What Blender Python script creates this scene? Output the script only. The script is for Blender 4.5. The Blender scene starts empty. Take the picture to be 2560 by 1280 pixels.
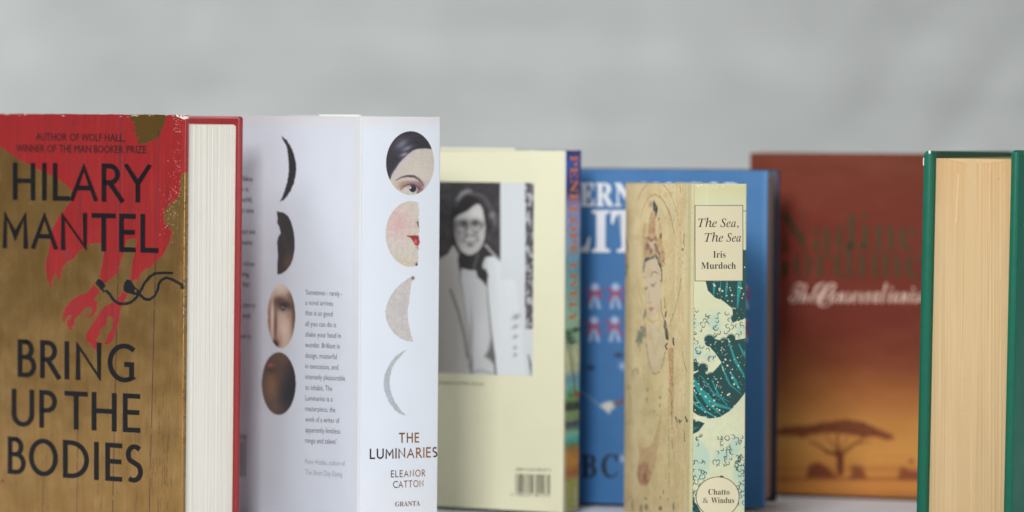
import bpy, bmesh, math
import numpy as np
from mathutils import Vector

# ------------------------------------------------------------------ camera, world, light, exposure
SC = bpy.context.scene
COL = SC.collection
cam_d = bpy.data.cameras.new("camera")
cam = bpy.data.objects.new("camera", cam_d)
COL.objects.link(cam)
cam.location = (0.0, -2.2, 0.245)
from mathutils import Matrix
_pitch, _roll = math.radians(2.2362), math.radians(0.25)
cam.matrix_world = (Matrix.Translation((0.0, -2.2, 0.245)) @ Matrix.Rotation(math.radians(90) - _pitch, 4, 'X')
                    @ Matrix.Rotation(_roll, 4, 'Z'))
cam_d.sensor_width = 36.0
cam_d.lens = 136.125
cam_d.clip_start = 0.05
cam_d.clip_end = 50.0
cam_d.dof.use_dof = True
cam_d.dof.focus_distance = 2.205
cam_d.dof.aperture_fstop = 3.2
cam_d.dof.aperture_blades = 0
SC.camera = cam

world = bpy.data.worlds.new("World")
SC.world = world
world.use_nodes = True
bg = world.node_tree.nodes["Background"]
bg.inputs["Color"].default_value = (0.93, 0.96, 1.0, 1)
bg.inputs["Strength"].default_value = 0.25

def area(name, loc, target, size, power, color):
    l = bpy.data.lights.new(name, 'AREA')
    l.shape = 'RECTANGLE'; l.size, l.size_y = size
    l.energy = power; l.color = color
    o = bpy.data.objects.new(name, l)
    o.location = loc
    o.rotation_euler = (Vector(target) - Vector(loc)).to_track_quat('-Z', 'Y').to_euler()
    COL.objects.link(o)
    return o
area("softbox", (-0.37, -1.70, 1.00), (0.0, 0.12, 0.12), (0.42, 0.42), 26.5, (1.0, 0.98, 0.95))
area("fill_softbox", (1.45, -1.45, 0.60), (0.0, 0.1, 0.16), (0.85, 1.35), 8.5, (1.0, 0.99, 0.97))
area("added_backdrop_light", (-1.3, 0.15, 1.5), (0.1, 1.15, 0.3), (0.7, 0.7), 17.0, (0.98, 0.99, 1.0))  # unseen lamp, added to rake light across the backdrop folds

SC.view_settings.view_transform = 'Standard'
SC.view_settings.look = 'None'
SC.view_settings.exposure = 0.0
SC.view_settings.gamma = 1.0
SC.view_settings.use_curve_mapping = False

# ------------------------------------------------------------------ colour and noise helpers
GAIN = 1.0
def lin(c):
    c = np.asarray(c, dtype=np.float64) / 255.0
    return np.where(c <= 0.04045, c / 12.92, ((c + 0.055) / 1.055) ** 2.4)
def lin4(c):
    return tuple(float(x) for x in lin(c)) + (1.0,)

def _hash(ix, iy, seed):
    h = (ix.astype(np.int64) * 374761393 + iy.astype(np.int64) * 668265263 + seed * 1442695041) & 0xffffffff
    h = ((h ^ (h >> 13)) * 1274126177) & 0xffffffff
    h = (h ^ (h >> 16)) & 0xffffff
    return h / float(0xffffff)
def vnoise(X, Y, seed=0):
    x0 = np.floor(X); y0 = np.floor(Y)
    fx = X - x0; fy = Y - y0
    fx = fx * fx * (3 - 2 * fx); fy = fy * fy * (3 - 2 * fy)
    a = _hash(x0, y0, seed); b = _hash(x0 + 1, y0, seed)
    c = _hash(x0, y0 + 1, seed); d = _hash(x0 + 1, y0 + 1, seed)
    return (a * (1 - fx) + b * fx) * (1 - fy) + (c * (1 - fx) + d * fx) * fy
def fbm(X, Y, seed=0, o=3):
    s = 0; w = 0.5; t = 0
    for k in range(o):
        s = s + w * vnoise(X * 2 ** k, Y * 2 ** k, seed + k * 17); t += w; w *= 0.5
    return s / t

def homography(src, dst):
    A = []; b = []
    for (x, y), (u, v) in zip(src, dst):
        A.append([x, y, 1, 0, 0, 0, -u * x, -u * y]); b.append(u)
        A.append([0, 0, 0, x, y, 1, -v * x, -v * y]); b.append(v)
    h = np.linalg.solve(np.array(A, float), np.array(b, float))
    return np.append(h, 1).reshape(3, 3)
def happly(H, X, Y):
    w = H[2, 0] * X + H[2, 1] * Y + H[2, 2]
    return (H[0, 0] * X + H[0, 1] * Y + H[0, 2]) / w, (H[1, 0] * X + H[1, 1] * Y + H[1, 2]) / w

# a little painter for flat print: colours are sRGB 0..255, coordinates are those of the tracing of that face
class Canvas:
    def __init__(self, X, Y, base, metal=0.0):
        self.X, self.Y = X, Y
        self.C = np.empty(X.shape + (4,)); self.C[..., :3] = base; self.C[..., 3] = metal
    def blend(self, m, color, metal=None):
        m = np.clip(m, 0, 1)[..., None]
        c = np.asarray(color, float)
        self.C[..., :3] = self.C[..., :3] * (1 - m) + c * m
        if metal is not None:
            self.C[..., 3:] = self.C[..., 3:] * (1 - m) + metal * m
    def add(self, d):
        self.C[..., :3] += d[..., None] if d.ndim == 2 else d
    def _box(self, x0, x1, y0, y1):
        s = (self.X > x0) & (self.X < x1) & (self.Y > y0) & (self.Y < y1)
        if not s.any(): return None
        r = np.where(s.any(1))[0]; c = np.where(s.any(0))[0]
        return slice(r[0], r[-1] + 1), slice(c[0], c[-1] + 1)
    def sdf(self, pts, X, Y):
        n = len(pts); d = np.full(X.shape, 1e9); inside = np.zeros(X.shape, bool)
        for i in range(n):
            x0, y0 = pts[i]; x1, y1 = pts[(i + 1) % n]
            dx, dy = x1 - x0, y1 - y0
            t = np.clip(((X - x0) * dx + (Y - y0) * dy) / (dx * dx + dy * dy + 1e-9), 0, 1)
            d = np.minimum(d, (X - x0 - t * dx) ** 2 + (Y - y0 - t * dy) ** 2)
            if y0 != y1:
                c = ((y0 > Y) != (y1 > Y)) & (X < (x1 - x0) * (Y - y0) / (y1 - y0) + x0)
                inside ^= c
        return np.where(inside, 1, -1) * np.sqrt(d)
    def poly(self, pts, color, soft=1.0, alpha=1.0, rough=0.0, rs=6.0, metal=None, seed=1, tex=None):
        p = np.array(pts, float); g = 6 + soft * 2 + rough * 2
        b = self._box(p[:, 0].min() - g, p[:, 0].max() + g, p[:, 1].min() - g, p[:, 1].max() + g)
        if b is None: return
        X, Y = self.X[b], self.Y[b]
        X0, Y0 = X, Y
        if rough:
            X = X + rough * 2 * (fbm(X0 / rs, Y0 / rs, seed) - .5); Y = Y + rough * 2 * (fbm(X0 / rs, Y0 / rs, seed + 5) - .5)
        m = np.clip(self.sdf(pts, X, Y) / soft + .5, 0, 1) * alpha
        if tex: m = m * tex(X0, Y0)
        sub = Canvas.__new__(Canvas); sub.C = self.C[b]
        sub.blend(m, color, metal); self.C[b] = sub.C
    def line(self, pts, width, color, soft=1.0, alpha=1.0, rough=0.0, rs=5.0, metal=None, taper=None, seed=3, dash=None):
        p = np.array(pts, float); g = np.max(width) + soft * 2 + rough * 2 + 2
        b = self._box(p[:, 0].min() - g, p[:, 0].max() + g, p[:, 1].min() - g, p[:, 1].max() + g)
        if b is None: return
        X, Y = self.X[b], self.Y[b]; X0, Y0 = X, Y
        if rough:
            X = X + rough * 2 * (fbm(X0 / rs, Y0 / rs, seed) - .5); Y = Y + rough * 2 * (fbm(X0 / rs, Y0 / rs, seed + 5) - .5)
        seg = np.hypot(*(p[1:] - p[:-1]).T); tot = seg.sum(); acc = 0
        best = np.full(X.shape, -1e9)
        for i in range(len(p) - 1):
            d = p[i + 1] - p[i]
            t = np.clip(((X - p[i, 0]) * d[0] + (Y - p[i, 1]) * d[1]) / (d @ d + 1e-9), 0, 1)
            dist = np.hypot(X - p[i, 0] - t * d[0], Y - p[i, 1] - t * d[1])
            w = width
            if taper: w = width * np.interp((acc + t * seg[i]) / tot, [0, .5, 1], taper)
            best = np.maximum(best, w / 2 - dist); acc += seg[i]
        m = np.clip(best / soft + .5, 0, 1) * alpha
        if dash: m = m * (vnoise(X0 / dash[0], Y0 / dash[0], seed + 9) > dash[1])
        sub = Canvas.__new__(Canvas); sub.C = self.C[b]
        sub.blend(m, color, metal); self.C[b] = sub.C
    def ell(self, cx, cy, rx, ry, color, soft=1.0, alpha=1.0, rot=0.0, clip=None, gauss=False, metal=None):
        R = max(rx, ry) * (2.6 if gauss else 1) + soft * 2 + 2
        b = self._box(cx - R, cx + R, cy - R, cy + R)
        if b is None: return
        X, Y = self.X[b] - cx, self.Y[b] - cy
        c, s = math.cos(rot), math.sin(rot)
        U, V = (X * c + Y * s) / rx, (-X * s + Y * c) / ry
        r = np.hypot(U, V)
        m = np.exp(-r * r) * alpha if gauss else np.clip((1 - r) * min(rx, ry) / soft + .5, 0, 1) * alpha
        if clip is not None: m = m * clip[b]
        sub = Canvas.__new__(Canvas); sub.C = self.C[b]
        sub.blend(m, color, metal); self.C[b] = sub.C
    def emask(self, cx, cy, rx, ry):
        r = np.hypot((self.X - cx) / rx, (self.Y - cy) / ry)
        return np.clip((1 - r) * min(rx, ry) + .5, 0, 1)
    def pmask(self, pts, soft=1.2):
        return np.clip(self.sdf(pts, self.X, self.Y) / soft + .5, 0, 1)
    def colors(self):
        rgb = lin(np.clip(self.C[..., :3], 0, 252)) * GAIN
        return np.concatenate([np.clip(rgb, 0, .93), self.C[..., 3:]], -1).reshape(-1, 4).astype(np.float32)

# ------------------------------------------------------------------ materials
MATS = {}
def mat(name, color=None, rough=0.5, metal=0.0, spec=0.5, noise=0.0, nscale=400, bump=0.0, bscale=1500, attr=False, coat=0.0, rvar=0.0, bdist=0.0001):
    if name in MATS: return MATS[name]
    m = bpy.data.materials.new(name); m.use_nodes = True
    nt = m.node_tree; N = nt.nodes; L = nt.links; b = N["Principled BSDF"]
    b.inputs["Roughness"].default_value = rough
    b.inputs["Metallic"].default_value = metal
    b.inputs["Specular IOR Level"].default_value = spec
    b.inputs["Coat Weight"].default_value = coat
    b.inputs["Coat Roughness"].default_value = 0.25
    tc = N.new("ShaderNodeTexCoord")
    if attr:
        a = N.new("ShaderNodeAttribute"); a.attribute_name = "Col"
        src = a.outputs["Color"]
        if metal:
            mm = N.new("ShaderNodeMath"); mm.operation = 'MULTIPLY'; mm.inputs[1].default_value = metal
            L.new(a.outputs["Alpha"], mm.inputs[0]); L.new(mm.outputs[0], b.inputs["Metallic"])
    else:
        rgb = N.new("ShaderNodeRGB"); rgb.outputs[0].default_value = lin4(color); src = rgb.outputs[0]
    if noise:
        nz = N.new("ShaderNodeTexNoise"); nz.inputs["Scale"].default_value = nscale; nz.inputs["Detail"].default_value = 4
        L.new(tc.outputs["Object"], nz.inputs["Vector"])
        mr = N.new("ShaderNodeMapRange"); mr.inputs["To Min"].default_value = 1 - noise; mr.inputs["To Max"].default_value = 1 + noise
        L.new(nz.outputs["Fac"], mr.inputs["Value"])
        mx = N.new("ShaderNodeVectorMath"); mx.operation = 'SCALE'
        L.new(src, mx.inputs[0]); L.new(mr.outputs[0], mx.inputs["Scale"]); src = mx.outputs[0]
    L.new(src, b.inputs["Base Color"])
    if rvar:
        nz = N.new("ShaderNodeTexNoise"); nz.inputs["Scale"].default_value = 60; nz.inputs["Detail"].default_value = 6
        L.new(tc.outputs["Object"], nz.inputs["Vector"])
        mr = N.new("ShaderNodeMapRange"); mr.inputs["To Min"].default_value = rough - rvar; mr.inputs["To Max"].default_value = rough + rvar
        mr.inputs["From Min"].default_value = .3; mr.inputs["From Max"].default_value = .7
        L.new(nz.outputs["Fac"], mr.inputs["Value"]); L.new(mr.outputs[0], b.inputs["Roughness"])
    if bump:
        nz = N.new("ShaderNodeTexNoise"); nz.inputs["Scale"].default_value = bscale; nz.inputs["Detail"].default_value = 3
        L.new(tc.outputs["Object"], nz.inputs["Vector"])
        bp = N.new("ShaderNodeBump"); bp.inputs["Strength"].default_value = bump; bp.inputs["Distance"].default_value = bdist
        L.new(nz.outputs["Fac"], bp.inputs["Height"]); L.new(bp.outputs[0], b.inputs["Normal"])
        if attr and "jacket" in name:      # the paper is never quite flat
            wz = N.new("ShaderNodeTexNoise"); wz.inputs["Scale"].default_value = 22; wz.inputs["Detail"].default_value = 2
            L.new(tc.outputs["Object"], wz.inputs["Vector"])
            wb_ = N.new("ShaderNodeBump"); wb_.inputs["Strength"].default_value = .6; wb_.inputs["Distance"].default_value = .0022
            L.new(wz.outputs["Fac"], wb_.inputs["Height"]); L.new(wb_.outputs[0], bp.inputs["Normal"])
    MATS[name] = m
    return m

# ------------------------------------------------------------------ objects
def link(name, me, m, parent=None):
    o = bpy.data.objects.new(name, me); COL.objects.link(o)
    if m is not None: me.materials.append(m)
    if parent is not None: o.parent = parent
    return o
def mesh_np(name, V, F, col=None, smooth=True, m=None, parent=None):
    V = np.asarray(V, np.float32); F = np.asarray(F, np.int32)
    me = bpy.data.meshes.new(name)
    k = F.shape[1]
    me.vertices.add(len(V)); me.vertices.foreach_set("co", V.ravel())
    me.loops.add(F.size); me.loops.foreach_set("vertex_index", F.ravel())
    me.polygons.add(len(F)); me.polygons.foreach_set("loop_start", np.arange(0, F.size, k, dtype=np.int32))
    me.polygons.foreach_set("loop_total", np.full(len(F), k, np.int32))
    me.polygons.foreach_set("use_smooth", np.full(len(F), smooth))
    me.update(calc_edges=True)
    if col is not None:
        a = me.color_attributes.new("Col", 'FLOAT_COLOR', 'POINT'); a.data.foreach_set("color", col.ravel())
    me.validate()
    return link(name, me, m, parent)

# A book stands on the table on its own upright edge; face 1 runs back to the left of that edge, face 2 back to
# the right. s1 and s2 are metres along the two faces, z metres up.
class Book:
    def __init__(self, name, label, group, base, turn, L1, L2, H, lean, f1, f2, dh=(0, 0, 0, 0)):
        a = math.radians(turn)
        self.d1 = np.array([-math.cos(a), math.sin(a)]); self.d2 = np.array([math.sin(a), math.cos(a)])
        self.L1, self.L2, self.H, self.lean = L1, L2, H, lean
        self.dh = dh
        self.root = bpy.data.objects.new(name, None); COL.objects.link(self.root)
        self.root.location = (base[0], base[1], 0)
        self.root["label"] = label; self.root["category"] = "book"; self.root["group"] = group
        self.root.empty_display_size = .02
        hL, hN, hR = H + dh[0], H + dh[1], H + dh[2]
        self.M = {1: homography([(L1, H), (0, H), (0, 0), (L1, 0)], f1), 2: homography([(0, H), (L2, H), (L2, 0), (0, 0)], f2)}
        self.I = {k: np.linalg.inv(v) for k, v in self.M.items()}
        self.bulge = 0.0; self.groove = 0.0
    def relief(self, face, s):
        """how far the surface stands back from the flat face: a rounded spine, a hinge groove"""
        if face == 2: return -self.bulge * np.clip(1 - (2 * s / self.L2 - 1) ** 2, 0, 1)
        return self.groove * np.exp(-((s - .0075) / .0022) ** 2)
    def P(self, s1, s2, z):
        s1 = np.asarray(s1, float); s2 = np.asarray(s2, float); z = np.asarray(z, float)
        s1, s2, z = np.broadcast_arrays(s1, s2, z)
        hz = (s1 / self.L1) * self.dh[0] + (s2 / self.L2) * self.dh[2]
        zz = z * (1 + hz / self.H)
        x = s1 * self.d1[0] + s2 * self.d2[0] + self.lean * zz
        y = s1 * self.d1[1] + s2 * self.d2[1]
        return np.stack([x, y, zz], -1)
    def box(self, name, s1, s2, z, m, bevel=0.0, seg=3, parent=None, wob=None):
        bm = bmesh.new(); bmesh.ops.create_cube(bm, size=1)
        for v in bm.verts:
            v.co = (s1[0] + (v.co.x + .5) * (s1[1] - s1[0]), s2[0] + (v.co.y + .5) * (s2[1] - s2[0]), z[0] + (v.co.z + .5) * (z[1] - z[0]))
        if bevel:
            bmesh.ops.bevel(bm, geom=list(bm.edges), offset=bevel, segments=seg, profile=.5, affect='EDGES', clamp_overlap=True)
        for v in bm.verts:
            v.co = Vector(self.P(v.co.x, v.co.y, v.co.z))
        bmesh.ops.recalc_face_normals(bm, faces=bm.faces)
        me = bpy.data.meshes.new(name); bm.to_mesh(me); bm.free()
        for p in me.polygons: p.use_smooth = bevel > 0
        o = link(name, me, m, parent or self.root)
        return o
    def panel(self, name, face, prof, z0, z1, nz, paint, m, base=(200, 200, 200), metal=0.0, parent=None, zcurve=None):
        """prof: rows of (s, inset, trace_s); surface swept up in z and painted in traced coordinates"""
        prof = np.array(prof, float); n = len(prof)
        zs = np.linspace(z1, z0, nz)
        S, Z = np.meshgrid(prof[:, 0], zs); IN = np.broadcast_to(prof[:, 1], S.shape); T = np.broadcast_to(prof[:, 2], S.shape)
        IN = IN + self.relief(face, S)
        # the paper edge is never ruled straight
        w = .00042 * fbm(T * 140 + 3, T * 0 + len(name), 91, 3) * np.clip((Z / self.H - .9) * 10, 0, 1) ** 2 if "jacket" in name else 0
        Zg = Z - w
        V = self.P(S, IN, Zg) if face == 1 else self.P(IN, S, Zg)
        X, Y = happly(self.M[face], T, Z)
        c = Canvas(X, Y, base, metal)
        if paint: paint(c)
        idx = np.arange(nz * n).reshape(nz, n)
        F = np.stack([idx[:-1, :-1], idx[1:, :-1], idx[1:, 1:], idx[:-1, 1:]], -1).reshape(-1, 4)
        if face == 1: F = F[:, ::-1]
        return mesh_np(name, V.reshape(-1, 3), F, c.colors(), True, m, parent or self.root)
    # letters: triangles in traced coordinates laid on a face, "off" metres proud of it
    def print_mesh(self, name, face, pts, faces, m, off=.00042, layer=None, parent=None, thick=0.0, colfn=None):
        pts = np.array(pts, float)
        s, z = happly(self.I[face], pts[:, 0], pts[:, 1])
        lay = np.zeros(len(pts)) if layer is None else np.array(layer)
        o = -(off + lay) + self.relief(face, s)
        V = self.P(s, o, z) if face == 1 else self.P(o, s, z)
        col = None
        if colfn is not None:
            c = np.ones((len(pts), 4), np.float32); c[:, :3] = lin(np.array([colfn(x, y) for x, y in pts])); col = c
        bm_me = bpy.data.meshes.new(name)
        bm_me.from_pydata([tuple(v) for v in V], [], [tuple(f) for f in faces])
        if col is not None:
            a = bm_me.color_attributes.new("Col", 'FLOAT_COLOR', 'POINT'); a.data.foreach_set("color", col.ravel())
        o_ = link(name, bm_me, m, parent or self.root)
        if thick:
            md_dir = self.d2 if face == 1 else self.d1
            bm = bmesh.new(); bm.from_mesh(bm_me)
            r = bmesh.ops.extrude_face_region(bm, geom=list(bm.faces))
            for v in [g for g in r["geom"] if isinstance(g, bmesh.types.BMVert)]:
                v.co -= Vector((md_dir[0], md_dir[1], 0)) * thick
            bmesh.ops.recalc_face_normals(bm, faces=bm.faces)
            bm.to_mesh(bm_me); bm.free()
        return o_

def flat_prof(L, cell, s0=0.0, r=0.0, inset=-.0003):
    """columns of a flat face, its near edge rounded over with radius r"""
    out = []
    if r:
        for k in range(7):
            th = math.pi / 2 * (1 - k / 6)
            s = r * (1 - math.sin(th)); out.append((s + inset * math.sin(th), r * (1 - math.cos(th)) + inset * math.cos(th), s))
        s0 = r
    n = max(2, int((L - s0) / cell))
    for s in np.linspace(s0, L, n)[(1 if r else 0):]: out.append((s, inset, s))
    return out

# ------------------------------------------------------------------ stroke lettering (monoline capitals)
def arc(cx, cy, rx, ry, a0, a1, n=14):
    return [(cx + rx * math.cos(math.radians(a0 + (a1 - a0) * k / n)), cy + ry * math.sin(math.radians(a0 + (a1 - a0) * k / n))) for k in range(n + 1)]
def glyphs():
    G = {}
    G['A'] = (.70, [[(0, 0), (.35, 1), (.70, 0)], [(.12, .33), (.58, .33)]])
    G['B'] = (.46, [[(.22, 1), (0, 1), (0, 0), (.24, 0)] + arc(.22, .27, .24, .27, -90, 90)[1:] + [(0, .54)], [(.2, 1)] + arc(.18, .77, .2, .23, 90, -90)])
    G['C'] = (.68, [arc(.5, .5, .5, .5, 52, 308, 26)])
    G['D'] = (.66, [[(0, 1), (0, 0), (.18, 0)] + arc(.18, .5, .48, .5, -90, 90, 20)[1:] + [(0, 1)]])
    G['E'] = (.40, [[(.4, 1), (0, 1), (0, 0), (.4, 0)], [(0, .52), (.37, .52)]])
    G['F'] = (.38, [[(.38, 1), (0, 1), (0, 0)], [(0, .52), (.34, .52)]])
    G['G'] = (.74, [arc(.5, .5, .5, .5, 50, 300, 26) + [(.745, .07), (.745, .46), (.50, .46)]])
    G['H'] = (.60, [[(0, 1), (0, 0)], [(.6, 1), (.6, 0)], [(0, .52), (.6, .52)]])
    G['I'] = (.0, [[(0, 1), (0, 0)]])
    G['K'] = (.52, [[(0, 1), (0, 0)], [(.5, 1), (0, .47)], [(.1, .56), (.54, 0)]])
    G['L'] = (.40, [[(0, 1), (0, 0), (.4, 0)]])
    G['M'] = (.74, [[(0, 0), (.03, 1), (.37, .32), (.71, 1), (.74, 0)]])
    G['N'] = (.62, [[(0, 0), (0, 1), (.62, 0), (.62, 1)]])
    G['O'] = (.86, [arc(.43, .5, .43, .5, 90, 450, 36)])
    G['P'] = (.42, [[(0, 0), (0, 1), (.17, 1)] + arc(.17, .73, .25, .27, 90, -90)[1:] + [(0, .46)]])
    G['R'] = (.50, [[(0, 0), (0, 1), (.17, 1)] + arc(.17, .75, .24, .25, 90, -90)[1:] + [(0, .5)], [(.17, .5), (.52, 0)]])
    G['S'] = (.44, [[(.41, .93)] + arc(.24, .76, .22, .24, 50, 225, 14)[1:] + arc(.20, .26, .25, .26, 45, -125, 14) ])
    G['T'] = (.56, [[(0, 1), (.56, 1)], [(.28, 1), (.28, 0)]])
    G['U'] = (.60, [[(0, 1)] + arc(.3, .32, .3, .32, 180, 360, 18) + [(.6, 1)]])
    G['V'] = (.64, [[(0, 1), (.32, 0), (.64, 1)]])
    G['W'] = (.98, [[(0, 1), (.25, 0), (.49, .95), (.73, 0), (.98, 1)]])
    G['Y'] = (.60, [[(0, 1), (.3, .48), (.6, 1)], [(.3, .48), (.3, 0)]])
    G['Z'] = (.54, [[(0, 1), (.54, 1), (0, 0), (.54, 0)]])
    G[','] = (.04, [[(.03, .05), (-.02, -.16)]])
    return G
GL = glyphs()
def ribbon(pts, w):
    P = np.array(pts, float); closed = np.allclose(P[0], P[-1]) and len(P) > 3
    n = len(P); L = []; R = []
    for i in range(n):
        if closed:
            a = P[i] - P[i - 1 if i > 0 else n - 2]; b = P[(i + 1) if i < n - 1 else 1] - P[i]
        else:
            a = P[i] - P[i - 1] if i > 0 else P[1] - P[0]; b = P[i + 1] - P[i] if i < n - 1 else P[i] - P[i - 1]
        a = a / (np.hypot(*a) + 1e-9); b = b / (np.hypot(*b) + 1e-9)
        na = np.array([-a[1], a[0]]); nb = np.array([-b[1], b[0]])
        mv = na + nb; ml = np.hypot(*mv)
        mv = mv / ml if ml > 1e-3 else na
        k = min(1 / max(mv @ nb, .2), 2.3)
        L.append(P[i] + mv * w / 2 * k); R.append(P[i] - mv * w / 2 * k)
    V = L + R
    F = [(i, n + i, n + i + 1, i + 1) for i in range(n - 1)]
    return V, F
def finish(ch, q, w, pts, pen):
    """run free stroke ends out to the edge of the letter"""
    pts = [list(p) for p in pts]
    if np.allclose(q[0], q[-1]) and len(q) > 3: return pts
    for e, n in ((0, 1), (-1, -2)):
        dx, dy = pts[e][0] - pts[n][0], pts[e][1] - pts[n][1]; l = math.hypot(dx, dy) + 1e-9
        if q[e][1] in (0, 1) and abs(dy) > abs(dx) * .8:
            k = (pen / 2) / (abs(dy) / l); pts[e][0] += dx / l * k * (1 if abs(dx) > .02 else 0); pts[e][1] += dy / l * k
        elif abs(dx) > abs(dy) * 2 and ch in 'EFLZT' and (q[e][0] > .5 * w or ch in 'TZ'):
            pts[e][0] += math.copysign(pen / 2, dx)
    return pts
def text_strokes(s, pen=.13, gap=.20, word=.34):
    V = []; F = []; Ly = []; x = 0; k = 0
    for ch in s:
        if ch == ' ': x += word; continue
        w, st = GL[ch]
        for q in st:
            pts = finish(ch, q, w, [(x + pen / 2 + px * 1.0, pen / 2 + py * (1 - pen)) for px, py in q], pen)
            v, f = ribbon(pts, pen); o = len(V)
            if ch in 'AMNVWYHILTEFU': v = [(a, min(max(b, 0), 1)) for a, b in v]
            V += v; F += [tuple(o + i for i in t) for t in f]; Ly += [k * .000012] * len(v); k = (k + 1) % 3
        x += w + pen + gap
        k = 0
    return np.array(V), F, Ly, x - gap
def place(V, total, x0, x1, yb0, yb1, h0, h1=None, dx=0.0):
    """unit text (x 0..total, y 0..1) -> traced coordinates; baseline from (x0,yb0) to (x1,yb1)"""
    h1 = h1 or h0; t = V[:, 0] / total
    X = x0 + (x1 - x0) * t + dx * V[:, 1]; Y = yb0 + (yb1 - yb0) * t - (h0 + (h1 - h0) * t) * V[:, 1]
    return np.stack([X, Y], -1)
def caps(book, name, face, s, x0, x1, yb0, yb1, h0, h1, m, pen=.13, gap=.2, word=.34, off=.0005, thick=0.0, colfn=None, dx=0.0):
    V, F, Ly, tot = text_strokes(s, pen, gap, word)
    return book.print_mesh(name, face, place(V, tot, x0, x1, yb0, yb1, h0, h1, dx), F, m, off, Ly, thick=thick, colfn=colfn)

def fit_caps(book, name, face, letters, base, h, m, pen=.122, penx=10.5, off=.0005, thick=0.0):
    """letters: (char, left, right) in traced coordinates; base and h: functions of x"""
    V = []; F = []; Ly = []
    for n, (ch, xa, xb) in enumerate(letters):
        w, st = GL[ch]; hh = h((xa + xb) / 2); k = hh * pen / penx
        W = (xb - xa) * k / hh
        for j, q in enumerate(st):
            pts = finish(ch, q, w, [(pen / 2 + (px / w * (W - pen) if w else 0), pen / 2 + py * (1 - pen)) for px, py in q], pen)
            v, f = ribbon(pts, pen); o = len(V)
            if ch in 'AMNVWYHILTEFU': v = [(a, min(max(b, 0), 1)) for a, b in v]
            V += [(xa + a / k * hh, base(xa + a / k * hh) - b * hh) for a, b in v]; F += [tuple(o + i for i in t) for t in f]; Ly += [(j % 3) * .000012] * len(v)
    return book.print_mesh(name, face, V, F, m, off, Ly, thick=thick)
_tc = {}
def font_mesh(s, offset=0.0):
    key = (s, offset)
    if key in _tc: return _tc[key]
    c = bpy.data.curves.new("lettering", 'FONT'); c.body = s; c.offset = offset; c.resolution_u = 2
    o = bpy.data.objects.new("lettering", c); COL.objects.link(o)
    dg = bpy.context.evaluated_depsgraph_get(); me = bpy.data.meshes.new_from_object(o.evaluated_get(dg))
    V = np.array([v.co[:2] for v in me.vertices]); F = [tuple(p.vertices) for p in me.polygons]
    bpy.data.objects.remove(o); bpy.data.curves.remove(c); bpy.data.meshes.remove(me)
    V[:, 0] -= V[:, 0].min(); _tc[key] = (V, F)
    return V, F
def uni(s, kind):
    """serif, italic or script letters of the built-in font"""
    A = {'bold': (0x1D400, 0x1D41A), 'italic': (0x1D434, 0x1D44E), 'script': (0x1D4D0, 0x1D4EA), 'bolditalic': (0x1D468, 0x1D482)}[kind]
    r = ''
    for ch in s:
        if ch == 'h' and kind == 'italic': r += '\u210e'
        elif 'A' <= ch <= 'Z': r += chr(A[0] + ord(ch) - 65)
        elif 'a' <= ch <= 'z': r += chr(A[1] + ord(ch) - 97)
        else: r += ch
    return r
def type_(book, name, face, s, x0, x1, yb0, yb1, h, m, cap=.70, offset=0.0, off=.0005, colfn=None, down=False, thick=0.0):
    V, F = font_mesh(s, offset); V = V.copy(); tot = V[:, 0].max(); V[:, 1] /= cap
    if down:   # reads downwards: x0..x1 are then the start and end heights, yb0/yb1 the baseline x
        t = V[:, 0] / tot
        pts = np.stack([yb0 + (yb1 - yb0) * t + h * V[:, 1], x0 + (x1 - x0) * t], -1)
    else:
        pts = place(V, tot, x0, x1, yb0, yb1, h)
    return book.print_mesh(name, face, pts, F, m, off, colfn=colfn, thick=thick)
def merge_into(name, objs):
    """several lines of one text block become one part"""
    bm = bmesh.new(); par = objs[0].parent; mt = objs[0].data.materials[0]
    for o in objs: bm.from_mesh(o.data)
    me = bpy.data.meshes.new(name); bm.to_mesh(me); bm.free()
    for o in objs: bpy.data.objects.remove(o)
    return link(name, me, mt, par)

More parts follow.
